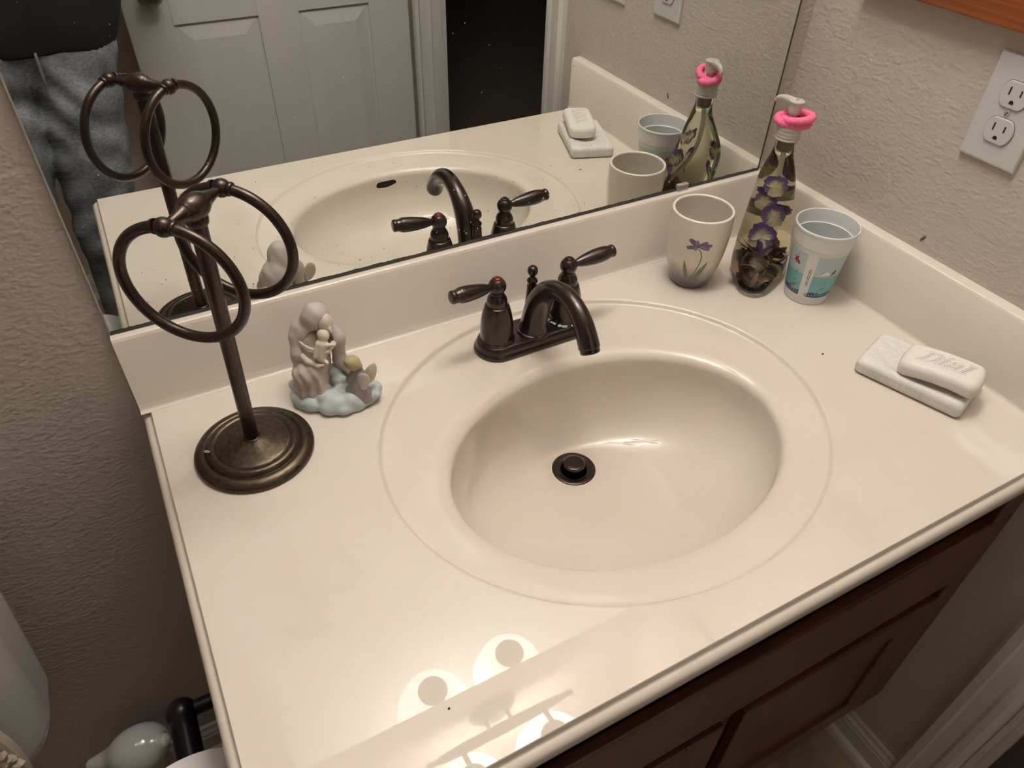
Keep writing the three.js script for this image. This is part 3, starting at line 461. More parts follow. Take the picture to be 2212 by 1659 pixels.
// ------------------------------------------------------------------ porcelain figurine
{
  const o = thing('porcelain_figurine', 'small pastel porcelain figurine of hooded mother with baby and kneeling angel on clouds', 'figurine', [0.207, CY, 0.097], -0.4950);
  const mm = v => v.map(q => q / 1000), mk = (r, g, b) => std({ color: lin(r, g, b), roughness: 0.55 });
  const E = (c, r) => { c = mm(c); r = mm(r); return (x, y, z) => ell(x, y, z, c, r); }, K = (a, b, ra, rb) => { a = mm(a); b = mm(b); ra /= 1000; rb /= 1000; return (x, y, z) => cap(x, y, z, a, b, ra, rb); };
  const U = (list, k) => (x, y, z) => { let d = 1e9; for (const f of list) d = d > 1e8 ? f(x, y, z) : smin(d, f(x, y, z), k / 1000); return d; };
  const mesh = (name, f, lo, hi, cell, mat, label, parent = o) => part(name, sdfMesh(f, mm(lo), mm(hi), cell / 1000), mat, parent, label);
  // coordinates in mm: x to the right of the viewer, y up, z towards the viewer
  const puffs = [E([-2, 6, -4], [48, 11, 32])]; let s0 = seed; seed = 777;
  for (let i = 0; i < 15; i++) { const a = i / 15 * 2 * Math.PI + rr(-0.1, 0.1), q = rr(0.86, 0.98); puffs.push(E([-2 + Math.cos(a) * 45 * q, rr(5, 8.5), -4 + Math.sin(a) * 31 * q], [rr(8, 12), rr(7, 10.5), rr(7, 10)])); }
  for (const c of [[-8, 16, 14, 12], [8, 15, 6, 11], [4, 24, -8, 11], [14, 17, -8, 10], [20, 14, 16, 12], [4, 13, 20, 12], [-2, 34, -12, 10], [12, 26, -18, 9], [44, 12, 4, 9], [-46, 15, -6, 10], [-40, 10, 12, 10], [34, 15, -10, 10], [46, 18, -2, 7]]) puffs.push(E(c.slice(0, 3), [c[3], c[3] * 0.72, c[3] * 0.8]));
  seed = s0;
  const cloud = U(puffs, 5); mesh('cloud_base', (x, y, z) => smax(cloud(x, y, z), -y, 0.002), [-62, -3, -46], [60, 42, 40], 1.15, mk(0.50, 0.56, 0.56), 'pale blue cloud base');
  // gown of the seated woman with folds
  const gown = U([K([-22, 78, -14], [-20, 50, -10], 15, 17), K([-26, 46, -6], [-30, 40, 4], 17, 14), K([-32, 42, 3], [-32, 14, 8], 12, 11), K([-18, 44, 2], [-14, 22, 8], 12, 10), E([-24, 17, 6], [21, 9, 12])], 7);
  const fold = (x, y, z) => gown(x, y, z) + 0.0008 * Math.sin(x * 520 + y * 160 + 1.5 * Math.sin(y * 120)) * Math.max(0, Math.min(1, (0.062 - y) / 0.02)) + 0.0003 * Math.sin(y * 420 - x * 260);
  mesh('gown', fold, [-60, 4, -36], [18, 98, 30], 0.9, mk(0.52, 0.44, 0.37), 'beige draped gown');
  // hooded veil: a shell round head and shoulders, open to the front right
  const veilOut = U([E([-13, 106, -17], [15.5, 17, 15]), K([-18, 96, -20], [-26, 84, -19], 15, 18), K([-27, 84, -20], [-33, 50, -20], 17, 17), K([-33, 50, -20], [-35, 22, -20], 16, 15), K([-4, 88, -22], [6, 76, -18], 11, 9), K([6, 78, -18], [6, 46, -16], 8, 7), K([6, 46, -16], [18, 33, -10], 7, 5), K([-36, 80, -12], [-36, 66, -2], 9, 7.5), K([-36, 66, -2], [-32, 50, 2], 7, 3)], 6);
  const veilIn = U([K([3, 101, -4], [20, 86, 10], 11.5, 18), K([-10, 80, -2], [-13, 52, 6], 16, 18), K([-8, 62, 12], [-20, 26, 30], 18, 26)], 5);
  mesh('veil', (x, y, z) => smax(veilOut(x, y, z) + 0.0003 * Math.sin(x * 300 + y * 140 - z * 260 + 2 * Math.sin(y * 60)), -veilIn(x, y, z), 0.0022), [-60, 4, -44], [30, 128, 14], 0.85, mk(0.50, 0.44, 0.405), 'mauve hooded veil');
  mesh('head', U([E([-3, 102, -12], [9, 12, 9.5]), K([4, 98, -5], [5, 96, -4], 2, 1.6), K([-9, 92, -15], [-13, 84, -16], 6, 7)], 3), [-24, 74, -28], [8, 120, 2], 0.8, mk(0.60, 0.52, 0.44), 'bowed face');
  mesh('arms', U([K([-30, 66, 2], [-24, 61, 6], 4.2, 3.6), K([-24, 61, 6], [-13, 57.5, 9], 3.4, 2.6), K([-13, 57.5, 9], [-6, 59, 10], 2.6, 1.5), K([4, 77, -6], [-1, 74, 4], 3.6, 2.8), K([-1, 74, 4], [-9, 71, 8.5], 2.4, 1.5)], 2.2), [-48, 48, -16], [12, 86, 16], 0.7, mk(0.66, 0.58, 0.47), 'bare arms');
  mesh('baby', U([E([-4, 92, -3], [7, 7.5, 7]), K([-6, 82, 1], [-9, 68, 3], 6.5, 7), K([-10, 84, 3], [-14, 70, 8], 2.6, 2.2), K([-1, 82, 3], [7, 82, 2], 2.5, 2.0), K([-8, 64, 5], [-2, 62, 9], 3.6, 2.4)], 2.5), [-22, 54, -14], [14, 104, 18], 0.7, mk(0.68, 0.61, 0.49), 'cream-coloured baby');
  mesh('sash', (x, y, z) => Math.max(Math.abs(gown(x, y, z) - 0.0012) - 0.0013, Math.abs((x * 1000 + 30) * 0.52 + (y * 1000 - 82) + (z * 1000 + 6) * 0.15) / 1000 - 0.0026), [-48, 60, -20], [4, 98, 12], 0.7, mk(0.66, 0.58, 0.50), 'pale collar fold');
  // kneeling angel, seen from behind
  mesh('angel_gown', U([K([30, 44, 4], [29, 30, 5], 7, 9), K([28, 26, 7], [20, 20, 8], 9, 7), E([30, 17, 8], [13, 10, 11]), K([24, 42, 4], [18, 34, 6], 4, 3.4), E([31, 10, 8], [15, 7, 11])], 4), [4, 2, -12], [52, 58, 28], 0.8, mk(0.30, 0.255, 0.265), 'dusty purple gown');
  mesh('angel_hair', U([E([25.5, 58, 4], [8.8, 9.2, 8.8]), E([32.5, 54.5, 5], [3.6, 4.2, 4]), E([23, 62, 5], [7, 5, 7])], 2), [10, 44, -10], [42, 74, 18], 0.7, mk(0.42, 0.35, 0.18), 'dull gold hair');
  mesh('angel_head', U([E([21.5, 56, 2.5], [7.4, 8.2, 7.4]), K([27, 51, 4], [29, 45, 4], 4, 4.2)], 2), [8, 38, -10], [40, 70, 14], 0.7, mk(0.62, 0.53, 0.43));
  for (const [c, rot, mat] of [[[35.5, 38, 13], 0.35, mk(0.62, 0.54, 0.50)], [[44, 43, 4], -0.55, mk(0.55, 0.50, 0.38)]]) {
    const q = mm(c), f = (x, y, z) => { const a = Math.cos(rot), b = Math.sin(rot), X = (x - q[0]) * a + (z - q[2]) * b, Z = -(x - q[0]) * b + (z - q[2]) * a, Y = y - q[1]; return ell(X - Y * 0.22, Y, Z + 0.6 * X * X / 0.02, [0, 0, 0], [0.0082, 0.0135, 0.0030]); };
    mesh('wing', f, [c[0] - 16, c[1] - 18, c[2] - 16], [c[0] + 16, c[1] + 18, c[2] + 16], 0.7, mat, 'pale wing');
  }
}

// ------------------------------------------------------------------ ceramic tumbler with painted flower
function wrapTex(w, h, draw) { const c = document.createElement('canvas'); c.width = w; c.height = h; draw(c.getContext('2d'), w, h); const t = new THREE.CanvasTexture(c); t.colorSpace = THREE.SRGBColorSpace; t.wrapS = THREE.RepeatWrapping; t.flipY = true; return t; }
function latheWrap(pts, seg) {                        // lathe whose v follows the height, for a wrapped print
  const g = new THREE.LatheGeometry(pts.map(p => new THREE.Vector2(...p)), seg), p = g.attributes.position, uv = g.attributes.uv; const ys = pts.map(q => q[1]), lo = Math.min(...ys), hi = Math.max(...ys);
  for (let i = 0; i < p.count; i++) uv.setY(i, (p.getY(i) - lo) / (hi - lo)); return g;
}
const spline = (pts, n) => new THREE.CatmullRomCurve3(pts.map(p => V3(p[0], p[1], 0)), false, 'centripetal').getPoints(n).map(v => [v.x, v.y]);
{
  const CX = 0.7415, CZ = 0.0805, toCam = Math.atan2(0.0716 - CX, 0.7534 - CZ);      // lathe u starts at +z and runs towards +x
  const o = thing('tumbler', 'cream ceramic tumbler with purple iris and purple-glazed foot', 'tumbler', [CX, CY, CZ], toCam - 0.0);
  const n1 = tileNoise(40, 10, 81);
  const tex = wrapTex(1024, 512, (x, w, h) => {
    x.fillStyle = '#d6cdbd'; x.fillRect(0, 0, w, h);
    // sprayed purple glaze rising from the foot, speckled at its edge
    const im = x.getImageData(0, 0, w, h);
    for (let j = 0; j < h; j++) for (let i = 0; i < w; i++) { const v = 1 - j / h; let k = (0.40 + 0.05 * (n1(i / w, v) - 0.5) - v) / 0.33; k = Math.max(0, Math.min(1, k)); k = Math.min(1, Math.max(0, k + 0.06 * (rnd() - 0.5) * (k > 0 && k < 1 ? 1 : 0))); const q = 4 * (i + w * j), P = [74, 58, 72]; for (let c = 0; c < 3; c++) im.data[q + c] = im.data[q + c] * (1 - k) + P[c] * k; }
    x.putImageData(im, 0, 0);
    const cx = w * 0.5; x.save(); x.translate(cx, 0); x.lineCap = 'round';
    const Y = v => h * (1 - v);
    x.strokeStyle = '#55604a'; x.lineWidth = 6; x.beginPath(); x.moveTo(0, Y(0.14)); x.bezierCurveTo(4, Y(0.22), 36, Y(0.36), 42, Y(0.48)); x.bezierCurveTo(46, Y(0.56), 38, Y(0.62), 20, Y(0.66)); x.stroke();
    x.fillStyle = '#65705c'; x.beginPath(); x.moveTo(-4, Y(0.13)); x.bezierCurveTo(-48, Y(0.2), -52, Y(0.36), -46, Y(0.47)); x.bezierCurveTo(-22, Y(0.36), -12, Y(0.2), -4, Y(0.13)); x.fill();
    x.beginPath(); x.moveTo(6, Y(0.13)); x.bezierCurveTo(50, Y(0.2), 84, Y(0.34), 86, Y(0.48)); x.bezierCurveTo(48, Y(0.38), 16, Y(0.26), 6, Y(0.13)); x.fill();
    const petal = (a, l, wd, col) => { x.save(); x.translate(14, Y(0.70)); x.rotate(a); x.fillStyle = col; x.beginPath(); x.ellipse(l * 0.55, 0, l * 0.5, wd, 0, 0, 7); x.fill(); x.strokeStyle = '#3d3346'; x.lineWidth = 2.5; for (const q of [-0.5, 0, 0.5]) { x.beginPath(); x.moveTo(l * 0.3, q * wd); x.lineTo(l * 1.0, q * wd * 1.5); x.stroke(); } x.restore(); };
    petal(-2.45, 62, 15, '#5d5070'); petal(-1.9, 40, 11, '#8b7f94'); petal(-0.62, 54, 13, '#6a5d78'); petal(-0.1, 70, 14, '#5c4f6c'); petal(0.32, 64, 12, '#7d7190'); petal(2.75, 62, 14, '#64577a'); petal(2.0, 36, 9, '#b3a9b4');
    x.fillStyle = '#51495a'; x.beginPath(); x.arc(14, Y(0.70), 12, 0, 7); x.fill();
    x.restore();
  });
  const prof = spline([[0.0250, 0.0], [0.0278, 0.003], [0.0328, 0.018], [0.0382, 0.040], [0.0415, 0.065], [0.0427, 0.085], [0.0424, 0.102], [0.0420, 0.1125]], 40);
  tex.offset.x = 0.5;
  part('cup_wall', latheWrap(prof, 72), phy({ map: tex, roughness: 0.25, clearcoat: 0.6, clearcoatRoughness: 0.1 }), o);
  const mIn = phy({ color: lin(0.72, 0.67, 0.58), roughness: 0.3, clearcoat: 0.5, clearcoatRoughness: 0.1 });
  part('rim', lathe([[0.0420, 0.1123], [0.0415, 0.1137], [0.0400, 0.1143], [0.0385, 0.1137], [0.0379, 0.1120]], 64), phy({ color: lin(0.82, 0.76, 0.67), roughness: 0.2, clearcoat: 0.6, clearcoatRoughness: 0.08 }), o, 'pale rim');
  part('cup_inside', lathe([[0.0379, 0.1122], [0.0388, 0.085], [0.0378, 0.062], [0.032, 0.03], [0.026, 0.010], [0.02, 0.0065], [0, 0.006]], 56), mIn, o);
  part('foot', lathe([[0.0250, 0.0002], [0, 0.0012]], 48), mIn, o);
}

// ------------------------------------------------------------------ printed plastic cup
{
  const CX = 0.8675, CZ = 0.1845, toCam = Math.atan2(0.0716 - CX, 0.7534 - CZ);
  const o = thing('plastic_cup', 'white plastic cup printed with a teal sea scene', 'cup', [CX, CY, CZ], toCam);
  const tex = wrapTex(2048, 512, (x, w, h) => {
    x.fillStyle = '#dcdad4'; x.fillRect(0, 0, w, h);
    const Y = v => h * (1 - v), panel = (a, b) => {
      x.fillStyle = '#b4c7c4'; x.fillRect(a, Y(0.93), b - a, Y(0.10) - Y(0.93));
      x.fillStyle = '#b9bdb8'; x.fillRect(a, Y(0.60), b - a, Y(0.5) - Y(0.60));
      x.fillStyle = '#76b3b1'; x.fillRect(a, Y(0.53), b - a, Y(0.10) - Y(0.53));
      x.fillStyle = '#36566b'; x.beginPath(); x.moveTo(a, Y(0.10)); x.lineTo(a, Y(0.22)); for (let i = 0; i <= 20; i++) x.lineTo(a + (b - a) * i / 20, Y(0.19 + 0.02 * Math.sin(i * 1.3))); x.lineTo(b, Y(0.10)); x.fill();
      x.fillStyle = '#dfe2de'; for (let i = 0; i < (b - a) / 46; i++) { x.beginPath(); x.arc(a + 24 + i * 46, Y(0.145), 6, 0, 7); x.fill(); }
    };
    panel(0, w * 0.455); panel(w * 0.515, w);
    const fish = (px, v, s, col, a = 0) => { x.save(); x.translate(px, Y(v)); x.rotate(a); x.fillStyle = col; x.beginPath(); x.ellipse(0, 0, 26 * s, 11 * s, 0, 0, 7); x.fill(); x.beginPath(); x.moveTo(20 * s, 0); x.lineTo(40 * s, -12 * s); x.lineTo(38 * s, 12 * s); x.fill(); x.restore(); };
    const star = (px, v, s, col) => { x.fillStyle = col; x.beginPath(); for (let i = 0; i < 10; i++) { const a = i * Math.PI / 5 + 0.2, r = i % 2 ? s * 0.45 : s; x.lineTo(px + Math.cos(a) * r * 1.2, Y(v) + Math.sin(a) * r); } x.fill(); };
    star(w * 0.385, 0.74, 46, '#b23247'); star(w * 0.405, 0.70, 24, '#7d2436'); x.fillStyle = '#7b8f8c'; x.fillRect(w * 0.388, Y(0.86), 12, 26);
    fish(w * 0.40, 0.36, 0.7, '#4d8f92'); x.fillStyle = '#36505a'; x.fillRect(w * 0.405, Y(0.56), 9, 30);
    star(w * 0.405, 0.25, 26, '#8a5a74'); star(w * 0.382, 0.22, 22, '#704863'); star(w * 0.42, 0.29, 18, '#9a5b70');
    fish(w * 0.60, 0.28, 0.9, '#4d7f84', -0.3); fish(w * 0.605, 0.42, 0.7, '#5a9a96', -0.4); star(w * 0.58, 0.19, 26, '#7a6f8f');
    x.fillStyle = '#e6e5e0'; x.beginPath(); x.moveTo(w * 0.535, Y(0.56)); x.lineTo(w * 0.585, Y(0.66)); x.lineTo(w * 0.625, Y(0.58)); x.fill(); x.strokeStyle = '#7d7f7d'; x.lineWidth = 7; x.beginPath(); x.moveTo(w * 0.55, Y(0.58)); x.lineTo(w * 0.585, Y(0.655)); x.stroke();
    x.fillStyle = '#3e4c46'; x.beginPath(); x.ellipse(w * 0.64, Y(0.62), 34, 16, -0.6, 0, 7); x.fill(); x.beginPath(); x.moveTo(w * 0.615, Y(0.54)); x.lineTo(w * 0.645, Y(0.68)); x.lineTo(w * 0.655, Y(0.60)); x.fill();
    fish(w * 0.15, 0.35, 1, '#8a5a74'); fish(w * 0.3, 0.4, 0.9, '#4d7f84'); fish(w * 0.8, 0.33, 1, '#a0455a'); star(w * 0.2, 0.75, 30, '#b23247'); fish(w * 0.9, 0.4, 0.8, '#4d7f84');
    // small print down the white seam and a mark at its foot
    x.fillStyle = '#4a4a48'; for (let r = 0; r < 2; r++) for (let i = 0; i < 16; i++) { const l = 7 + 6 * ((i * 7 + r * 3) % 5) / 4; x.fillRect(w * (0.4835 + r * 0.0095), Y(0.66 - i * 0.022), 11, l * 0.75); }
    x.strokeStyle = '#3d444c'; x.lineWidth = 5; x.strokeRect(w * 0.496, Y(0.165), 22, 22); x.strokeRect(w * 0.507, Y(0.15), 18, 20);
  });
  tex.offset.x = 0.5;
  const mCupW = phy({ color: lin(0.74, 0.74, 0.73), roughness: 0.35 });
  part('printed_wall', latheWrap([[0.0296, 0.006], [0.0301, 0.0085], [0.0313, 0.020], [0.0338, 0.045], [0.0361, 0.070], [0.0377, 0.087]], 72), phy({ map: tex, roughness: 0.35 }), o);
  part('cup_foot', lathe([[0, 0.004], [0.024, 0.0035], [0.0270, 0.0004], [0.0280, 0.0], [0.0290, 0.001], [0.0296, 0.0062]], 56), mCupW, o);
  part('collar', lathe([[0.0377, 0.0868], [0.0386, 0.0878], [0.0390, 0.0900], [0.0402, 0.104], [0.0408, 0.1085], [0.0416, 0.1095], [0.0419, 0.1115], [0.0411, 0.1132], [0.0400, 0.1128], [0.0397, 0.1110], [0.0389, 0.1035], [0.0380, 0.0945], [0.0369, 0.0935]], 72), mCupW, o, 'plain white collar and rolled rim');
  part('cup_inside', lathe([[0.0369, 0.0937], [0.0360, 0.080], [0.0328, 0.045], [0.0287, 0.009], [0.027, 0.0065], [0, 0.006]], 56), phy({ color: lin(0.55, 0.585, 0.58), roughness: 0.4 }), o, 'pale blue-grey inside');
}

// ------------------------------------------------------------------ glass soap bottle with pressed pansies
{
  const o = thing('soap_bottle', 'tilted clear glass pump bottle filled with pansies in golden oil', 'bottle', [0.856, CY, 0.088]);
  const A = V3(-0.76257, 0, 0.6469), P = V3(0.6469, 0, 0.76257);            // towards the viewer, across
  const sec = [[0.0002, 0.0330, 0.0370, 0.0160, 0.0080], [0.001, 0.0370, 0.0470, 0.0260, 0.0080], [0.005, 0.0390, 0.0550, 0.0325, 0.0080], [0.012, 0.0380, 0.0590, 0.0362, 0.0080], [0.022, 0.0315, 0.0585, 0.0382, 0.0080], [0.036, 0.0220, 0.0530, 0.0380, 0.0076], [0.05, 0.0130, 0.0470, 0.0370, 0.0068], [0.07, 0.0043, 0.0422, 0.0345, 0.0056], [0.09, -0.0015, 0.0385, 0.0318, 0.0044], [0.105, -0.0043, 0.0358, 0.0298, 0.0035], [0.12, -0.0047, 0.0323, 0.0278, 0.0026], [0.14, -0.0023, 0.0258, 0.0247, 0.0014], [0.155, -0.0003, 0.0203, 0.0207, 0.0005], [0.168, 0.0008, 0.0158, 0.0162, 0.0000], [0.18, 0.0003, 0.0132, 0.0132, 0.0000], [0.199, 0.0000, 0.0124, 0.0124, 0.0000]];
  const curve = k => new THREE.CatmullRomCurve3(sec.map(s => V3(s[0], s[k], 0)), false, 'centripetal');
  const cv = [1, 2, 3, 4].map(curve);
  function shell(inset, t0 = 0, t1 = 1, steps = 60, seg = 64, dy = 0) {
    const pos = [], idx = [], uv = [];
    for (let i = 0; i <= steps; i++) {
      const t = t0 + (t1 - t0) * i / steps, p = cv.map(c => c.getPoint(t)); const y = p[0].x + dy, off = p[0].y, L = Math.max(0.0008, p[1].y - inset), Wd = Math.max(0.0008, p[2].y - inset), lat = p[3].y;
      for (let j = 0; j <= seg; j++) { const a = j / seg * 2 * Math.PI, ca = Math.cos(a), sa = Math.sin(a), sharp = ca > 0 ? 1 - 0.30 * Math.sin(ca * Math.PI) * Math.max(0, 1 - t * 2.2) : 1; const q = A.clone().multiplyScalar(off + L * ca).addScaledVector(P, lat + Wd * sa * sharp); pos.push(q.x, y, q.z); uv.push(j / seg, t); }
    }
    for (let i = 0; i < steps; i++) for (let j = 0; j < seg; j++) { const a = i * (seg + 1) + j, b = a + seg + 1; idx.push(a, b, a + 1, b, b + 1, a + 1); }
    for (const e of [0, steps]) { const k = pos.length / 3; let cx = 0, cy = 0, cz = 0; for (let j = 0; j < seg; j++) { const a = 3 * (e * (seg + 1) + j); cx += pos[a]; cy += pos[a + 1]; cz += pos[a + 2]; } pos.push(cx / seg, cy / seg, cz / seg); uv.push(0, 0); for (let j = 0; j < seg; j++) { const a = e * (seg + 1) + j; e ? idx.push(k, a, a + 1) : idx.push(k, a + 1, a); } }
    const g = new THREE.BufferGeometry(); g.setAttribute('position', new THREE.Float32BufferAttribute(pos, 3)); g.setAttribute('uv', new THREE.Float32BufferAttribute(uv, 2)); g.setIndex(idx); g.computeVertexNormals();
    // outward?
    const n = g.attributes.normal, m = (steps >> 1) * (seg + 1); const d = A.clone().multiplyScalar(1); if (n.getX(m) * d.x + n.getZ(m) * d.z < 0) { const q = g.index.array; for (let i = 0; i < q.length; i += 3) { const t = q[i]; q[i] = q[i + 1]; q[i + 1] = t; } g.computeVertexNormals(); }
    return g;
  }
  const mGlass = phy({ color: lin(1, 1, 1), roughness: 0.02, transmission: 1, thickness: 0.05, ior: 1.36, attenuationColor: lin(0.66, 0.60, 0.36), attenuationDistance: 0.10 });
  part('glass_body', shell(0), mGlass, o, 'clear glass filled with golden oil');
  const center = (h, f = 0, l = 0) => { let i = 0; while (i < sec.length - 2 && sec[i + 1][0] < h) i++; const k = (h - sec[i][0]) / (sec[i + 1][0] - sec[i][0]); const off = sec[i][1] + (sec[i + 1][1] - sec[i][1]) * k, lat = sec[i][4] + (sec[i + 1][4] - sec[i][4]) * k; const q = A.clone().multiplyScalar(off + f).addScaledVector(P, lat + l); return V3(q.x, h, q.z); };
  // pansies: rounded petals, purple above, cream below
  const mPurple = std({ color: lin(0.085, 0.055, 0.20), roughness: 0.7, side: THREE.DoubleSide }), mLeaf = std({ color: lin(0.10, 0.13, 0.06), roughness: 0.8, side: THREE.DoubleSide }), mBrown = std({ color: lin(0.20, 0.125, 0.075), roughness: 0.9, side: THREE.DoubleSide });
  const mPetal = std({ vertexColors: true, roughness: 0.7, side: THREE.DoubleSide });
  const petalG = (w, h, cup, edge) => { const g = new THREE.SphereGeometry(1, 16, 10); const p = g.attributes.position, col = []; for (let i = 0; i < p.count; i++) { const x = p.getX(i), y = p.getY(i), z = p.getZ(i), wav = 1 + 0.05 * Math.sin(7 * Math.atan2(x, y)); p.setXYZ(i, x * w * (0.82 + 0.28 * y) * wav, (y + 1) * h / 2 * wav, z * 0.0006 + cup * (x * x * w + 0.3 * y * y * h)); let k = Math.max(0, Math.min(1, ((y + 1) / 2 - 0.30 + 0.06 * Math.sin(x * 9)) / 0.26)) * (edge ?? 0); const q = [[0.64, 0.60, 0.42], [0.115, 0.07, 0.27]]; for (let c = 0; c < 3; c++) col.push(q[0][c] * (1 - k) + q[1][c] * k); } g.setAttribute('color', new THREE.Float32BufferAttribute(col, 3)); g.computeVertexNormals(); return g; };
  const facing = new THREE.Matrix4().makeBasis(P, V3(0, 1, 0), A);
  function pansy(h, f, l, s, roll, tip, flip) {
    const fl = new THREE.Group(); fl.name = 'pansy'; fl.position.copy(center(h, f, l)); fl.quaternion.setFromRotationMatrix(facing); fl.rotateX(tip); fl.rotateZ(roll); fl.rotateY(flip || 0); o.add(fl);
    const put = (w, hh, a, z, e) => { const g = petalG(w * s, hh * s, rr(0.1, 0.5), e); g.rotateZ(a); g.translate(0, 0, z); part('petal', g, mPetal, fl); };
    put(0.0088, 0.0150, 0.62, -0.0010, 1); put(0.0088, 0.0145, -0.62, -0.0004, 1); put(0.0082, 0.0130, 1.62, 0.0004, 0.9); put(0.0082, 0.0130, -1.62, 0.0008, 0.9); put(0.0105, 0.0130, Math.PI, 0.0014, 0.25);
  }
  pansy(0.128, 0.010, 0.001, 1.05, 0.2, -0.35); pansy(0.104, 0.010, -0.008, 0.95, -0.5, -0.3); pansy(0.088, 0.016, 0.006, 1.1, 0.35, -0.25); pansy(0.062, 0.024, -0.003, 1.35, -0.3, -0.3); pansy(0.108, -0.016, 0.004, 1.05, 0.5, 0.2, Math.PI); pansy(0.080, -0.022, -0.004, 1.15, -0.4, 0.2, Math.PI);
  const stem = (a, b, c) => part('stem', tube([a, b, c].map(v => [v.x, v.y, v.z]), [0.0008, 0.0008, 0.0007], 8, 14), mLeaf, o);
  stem(center(0.055, 0.022, -0.008), center(0.046, 0.022, -0.012), center(0.03, 0.016, -0.014)); stem(center(0.104, 0.004, 0.003), center(0.09, 0.01, 0.005), center(0.07, 0.004, 0.002));
  { let s0 = seed; seed = 4242; // settled flower heads and leaves at the bottom
    for (let i = 0; i < 46; i++) { const g = petalG(rr(0.010, 0.016), rr(0.018, 0.030), rr(-0.4, 0.4)); g.rotateX(rr(-1.4, 1.4)); g.rotateY(rr(0, 6.3)); g.rotateZ(rr(-1, 1)); const a = rr(0, 6.28), q = Math.sqrt(rnd()) * 0.017, c = center(rr(0.009, 0.038), 0.012 + Math.cos(a) * q * 2.1, Math.sin(a) * q * 0.9); g.translate(c.x, c.y, c.z); part('dried_petal', g, i % 5 === 0 ? mPurple : mBrown, o); }
    seed = s0; }
  const mPlastic = phy({ color: lin(0.72, 0.68, 0.63), roughness: 0.35, transmission: 0.35, thickness: 0 });
  { const a = center(0.195), b = center(0.11, 0.004), c = center(0.02, 0.012); part('dip_tube', tube([a, b, c].map(v => [v.x, v.y, v.z]), [0.0026, 0.0026, 0.0026], 14, 40, false), phy({ color: lin(0.75, 0.73, 0.68), roughness: 0.3, transmission: 0.45, thickness: 0 }), o); }
  part('stopper', lathe([[0, 0.177], [0.0068, 0.1775], [0.0072, 0.19], [0.0074, 0.198]], 24), std({ color: lin(0.20, 0.17, 0.11), roughness: 0.6 }), o);
  // ribbed collar, pump stem and spout
  const rib = []; for (let i = 0; i <= 6; i++) rib.push([i % 2 ? 0.0163 : 0.0155, 0.1965 + i * 0.0024]);
  const col = part('pump_collar', lathe([[0.0120, 0.1935], [0.0162, 0.1940], [0.0165, 0.1955], ...rib, [0.0150, 0.2125], [0.0090, 0.2140], [0.006, 0.2145]], 40, 2), mPlastic, o, 'translucent ribbed collar');
  part('pump_stem', lathe([[0.0052, 0.2135], [0.0050, 0.2260], [0.0075, 0.2275], [0.0082, 0.2300], [0.0088, 0.2390], [0.0100, 0.2425], [0.0096, 0.2440], [0, 0.2447]], 28), mPlastic, col);
  const D = P.clone().multiplyScalar(-1).addScaledVector(A, -0.55).normalize();
  part('nozzle', tube([[0, 0.2405, 0], [D.x * 0.014, 0.2420, D.z * 0.014], [D.x * 0.026, 0.2400, D.z * 0.026], [D.x * 0.0305, 0.2350, D.z * 0.0305]], [0.0058, 0.0048, 0.0034, 0.0024], 16, 26, true, 1), mPlastic, col);
}
{ // hair tie looped twice round the pump
  const o = thing('hair_tie', 'bright pink coiled hair tie round the bottle pump', 'hair tie', [0.856, CY + 0.2185, 0.088]);
  const mPink = std({ color: lin(0.90, 0.17, 0.32), roughness: 0.7 });
  const P = V3(0.6469, 0, 0.76257), A = V3(-0.76257, 0, 0.6469), pts = [];
  for (let i = 0; i < 120; i++) { const a = i / 120 * 4 * Math.PI, k = i / 120, R = 0.0135 + 0.0020 * Math.sin(a * 0.5 + 0.6), lat = 0.0040 + 0.0060 * Math.sin(a / 2); const q = P.clone().multiplyScalar(Math.cos(a) * (R + 0.0045) + lat).addScaledVector(A, Math.sin(a) * R); pts.push(V3(q.x, 0.0010 + 0.0056 * Math.cos(a / 2) + 0.0016 * Math.cos(a), q.z)); }
  const c = new THREE.CatmullRomCurve3(pts, true), n = 420, seg = 12, F = c.computeFrenetFrames(n, true), pos = [], idx = [], uv = [];
  for (let i = 0; i <= n; i++) { const p = c.getPointAt(i / n), r = 0.0050 * (1 + 0.075 * Math.sin(i / n * 2 * Math.PI * 78)); for (let j = 0; j <= seg; j++) { const a = j / seg * 2 * Math.PI, q = p.clone().addScaledVector(F.normals[i], Math.cos(a) * r).addScaledVector(F.binormals[i], Math.sin(a) * r); pos.push(q.x, q.y, q.z); uv.push(i / n, j / seg); } }
  for (let i = 0; i < n; i++) for (let j = 0; j < seg; j++) { const a = i * (seg + 1) + j, b = a + seg + 1; idx.push(a, a + 1, b, b, a + 1, b + 1); }
  const g = new THREE.BufferGeometry(); g.setAttribute('position', new THREE.Float32BufferAttribute(pos, 3)); g.setAttribute('uv', new THREE.Float32BufferAttribute(uv, 2)); g.setIndex(idx); g.computeVertexNormals();
  part('coil', g, mPink, o);
}

